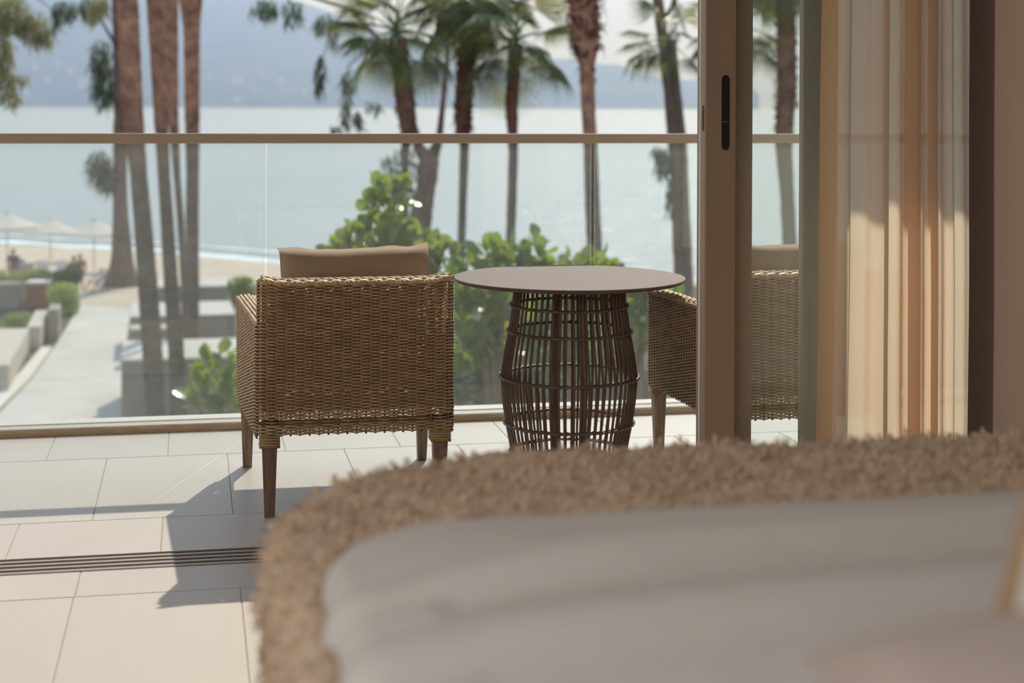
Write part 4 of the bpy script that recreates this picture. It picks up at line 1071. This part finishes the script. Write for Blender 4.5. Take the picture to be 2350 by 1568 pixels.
M['skin'] = pbr('skin', lin(186, 134, 108), rough=0.6)
M['hair'] = pbr('dark_hair', lin(52, 42, 40), rough=0.6)
M['shirt_a'] = fabric('brown_shirt', lin(98, 82, 76), lin(92, 76, 70), scale=30)
M['shirt_b'] = fabric('charcoal_top', lin(88, 84, 82), lin(80, 76, 74), scale=30)
M['shirt_c'] = fabric('rust_top', lin(178, 116, 94), lin(170, 108, 88), scale=30)
M['shorts'] = fabric('dark_shorts', lin(80, 74, 72), lin(74, 68, 66), scale=30)
def ensure_skin(me):
    bm_ = None
    import bmesh
    bm_ = bmesh.new(); bm_.from_mesh(me); bm_.verts.layers.skin.verify(); bm_.to_mesh(me); bm_.free()
def skinned(name, verts, edges, radii, mat, parent, root=0):
    me = bpy.data.meshes.new(name); me.from_pydata(verts, edges, []); ensure_skin(me); me.materials.append(mat)
    o_ = link(name, me, parent)
    lay = me.skin_vertices[0].data
    for i, r_ in enumerate(radii):
        lay[i].radius = r_ if hasattr(r_, '__len__') else (r_, r_); lay[i].use_root = (i == root)
    o_.modifiers.new('skin', 'SKIN').use_smooth_shade = True
    s_ = o_.modifiers.new('sub', 'SUBSURF'); s_.levels = 1; s_.render_levels = 2
    return o_
def person(label, px, py_feet_z, d, z0, top, rz, lean=0.0, height=1.7, bottoms='shorts'):
    p = atd(px, 500, d)
    t = thing('person', label, 'person', (p.x, p.y, z0), rz)
    H_ = height; f_ = lean
    v = [(0, 0, .53 * H_), (0, f_ * .3, .62 * H_), (0, f_ * .7, .74 * H_), (0, f_, .82 * H_), (0, f_ * 1.05, .87 * H_), (0, f_ * 1.1 + .01, .925 * H_), (0, f_ * 1.1 + .015, .985 * H_)]
    rd = [.15, (.135, .115), (.165, .12), (.12, .09), .055, (.078, .095), .05]
    e_ = [(0, 1), (1, 2), (2, 3), (3, 4), (4, 5), (5, 6)]
    for sg in (-1, 1):
        n0 = len(v)
        v += [(sg * .19, f_, .80 * H_), (sg * .25, f_ * .9 + .02, .63 * H_), (sg * .22, f_ + .14, .50 * H_), (sg * .20, f_ + .20, .455 * H_)]
        rd += [.062, .048, .036, (.045, .025)]; e_ += [(3, n0), (n0, n0 + 1), (n0 + 1, n0 + 2), (n0 + 2, n0 + 3)]
        n1 = len(v)
        v += [(sg * .09, 0, .48 * H_), (sg * .10, .03, .27 * H_), (sg * .10, 0, .05 * H_), (sg * .10, .13, .025 * H_)]
        rd += [.095, .062, .042, (.045, .03)]; e_ += [(0, n1), (n1, n1 + 1), (n1 + 1, n1 + 2), (n1 + 2, n1 + 3)]
    n2 = len(v); v.append((0, f_ * 1.1 + .115, .925 * H_)); rd.append(.018); e_.append((5, n2))
    body = skinned('body', v, e_, rd, M['skin'], t)
    tv = [v[1], v[2], v[3]] + [v[7], v[8]] + [v[15], v[16]]
    skinned('shirt', [v[0]] + tv, [(0, 1), (1, 2), (2, 3), (3, 4), (4, 5), (3, 6), (6, 7)], [.165, (.155, .135), (.185, .14), (.135, .105), .08, .062, .08, .062], top, t)
    skinned('shorts', [v[0], v[11], (v[12][0] * .98, .02, .33 * H_), v[19], (v[20][0] * .98, .02, .33 * H_)], [(0, 1), (1, 2), (0, 3), (3, 4)], [.165, .112, .09, .112, .09], M[bottoms], t)
    b = MB(); b.lathe([(0.0, -.03), (.085, -.03), (.098, .02), (.09, .07), (.055, .105), (0.0, .115)], 14, c=(0, f_ * 1.1 - .012, .935 * H_)); b.obj('hair', M['hair'], t, smooth=True)
    return t
person('person in a brown shirt standing behind the pale hedge at the left edge', 31, 0, 73, ZG, M['shirt_a'], 0.3, lean=0.06, height=1.68)
person('person in a charcoal top, left one of the pair by the path', 169, 0, 71, ZG, M['shirt_b'], -0.3, lean=0.05, height=1.56)
person('person in a rust top, right one of the pair by the path', 184, 0, 72, ZG, M['shirt_c'], -0.2, lean=0.03, height=1.56)

M['towel_blue'] = fabric('blue_towel', lin(140, 152, 190), lin(134, 146, 184), scale=20)
M['towel_white'] = fabric('white_towel', lin(222, 222, 222), lin(216, 216, 216), scale=20)
M['towel_grey'] = fabric('grey_towel', lin(186, 180, 178), lin(180, 174, 172), scale=20)
def lounger(px, d, rz, mat, label):
    p = atd(px, 500, d)
    t = thing('sun_lounger', label, 'sun lounger', (p.x, p.y, beach_z(d)), rz)
    b = MB(); b.box(-.33, .33, -.9, .5, .28, .34, .01); b.obj('frame', M['pole'], t)
    for (x, y) in ((-.28, -.82), (.28, -.82), (-.28, .42), (.28, .42)):
        b = MB(); b.box(x - .03, x + .03, y - .03, y + .03, -0.05, .28); b.obj('leg', M['pole'], t)
    b = MB(); b.box(-.31, .31, -.88, .45, .34, .42, .02); b.obj('seat', mat, t)
    b = MB(); c, s_ = math.cos(1.0), math.sin(1.0)
    V, F = [], []
    tmp = MB(); tmp.box(-.31, .31, 0, .8, 0, .09, .02)
    b.add([(x, .42 + y * c - z * s_, .36 + y * s_ + z * c) for (x, y, z) in tmp.v], tmp.f); b.obj('backrest', mat, t)
lounger(74, 75.2, 2.9, M['towel_grey'], 'grey sun lounger right of the person in brown')
lounger(54, 79, 2.9, M['towel_blue'], 'blue sun lounger just behind the person in brown')
lounger(108, 77.5, 2.9, M['towel_white'], 'white sun lounger between the two groups of people')
lounger(152, 78, 2.9, M['towel_white'], 'white sun lounger just left of the pair by the path')
# folding wooden chair, rock and logs near the flared trunk
p = atd(224, 500, 71); t = thing('deck_chair', 'folding wooden deck chair leaning near the flared trunk', 'chair', (p.x, p.y, ZG + 0.02), -0.9)
for sgx in (-.3, .3):
    b = MB(); b.tube([(sgx, -.55, 0), (sgx, .45, .95)], .03, 6); b.obj('side_rail', M['woodbin'], t)
    b = MB(); b.tube([(sgx * .9, .45, 0), (sgx * .9, -.35, .5)], .028, 6); b.obj('side_rail', M['woodbin'], t)
A_ = np.zeros((12, 2, 3))
for i in range(12):
    u = i / 11; A_[i, 0] = (-.28, -.4 + .85 * u, .38 + .55 * u - .28 * math.sin(math.pi * u)); A_[i, 1] = (.28, A_[i, 0][1], A_[i, 0][2])
b = MB(); b.grid(A_); b.obj('sling', M['kerb'], t)
def rock(name, label, cat, px, py, rx, ry, d, mat, seed):
    k = d / 3600.0; c = atd(px, py, d); b = MB(); V = []; F = []; n_, m_ = 9, 16
    for i in range(n_ + 1):
        th = math.pi * i / n_
        for j in range(m_):
            ph = 2 * math.pi * j / m_; q = Vector((math.sin(th) * math.cos(ph), math.sin(th) * math.sin(ph), math.cos(th)))
            s_ = 1 + 0.25 * mnoise.noise(q * 1.6 + Vector((seed, 0, 0))); V.append((q.x * rx * k * s_, q.y * rx * k * 0.8 * s_, q.z * ry * k * s_))
    for i in range(n_):
        for j in range(m_): F.append((i * m_ + j, (i + 1) * m_ + j, (i + 1) * m_ + (j + 1) % m_, i * m_ + (j + 1) % m_))
    b.add(V, F); o_ = b.obj(name, mat, smooth=True); o_.location = (c.x, c.y, c.z)
    tag(o_, label, cat)
rock('boulder', 'dark rock at the foot of the flared trunk', 'rock', 216, 668, 15, 13, 74, M['hair'], 1)
rock('boulder', 'small white boulder at the far end of the path', 'rock', 190, 686, 9, 9, 69, M['foam'], 2)
rock('boulder', 'long pale boulder edging the sand below the flared trunk', 'rock', 262, 692, 40, 9, 68.5, M['stone'], 3)
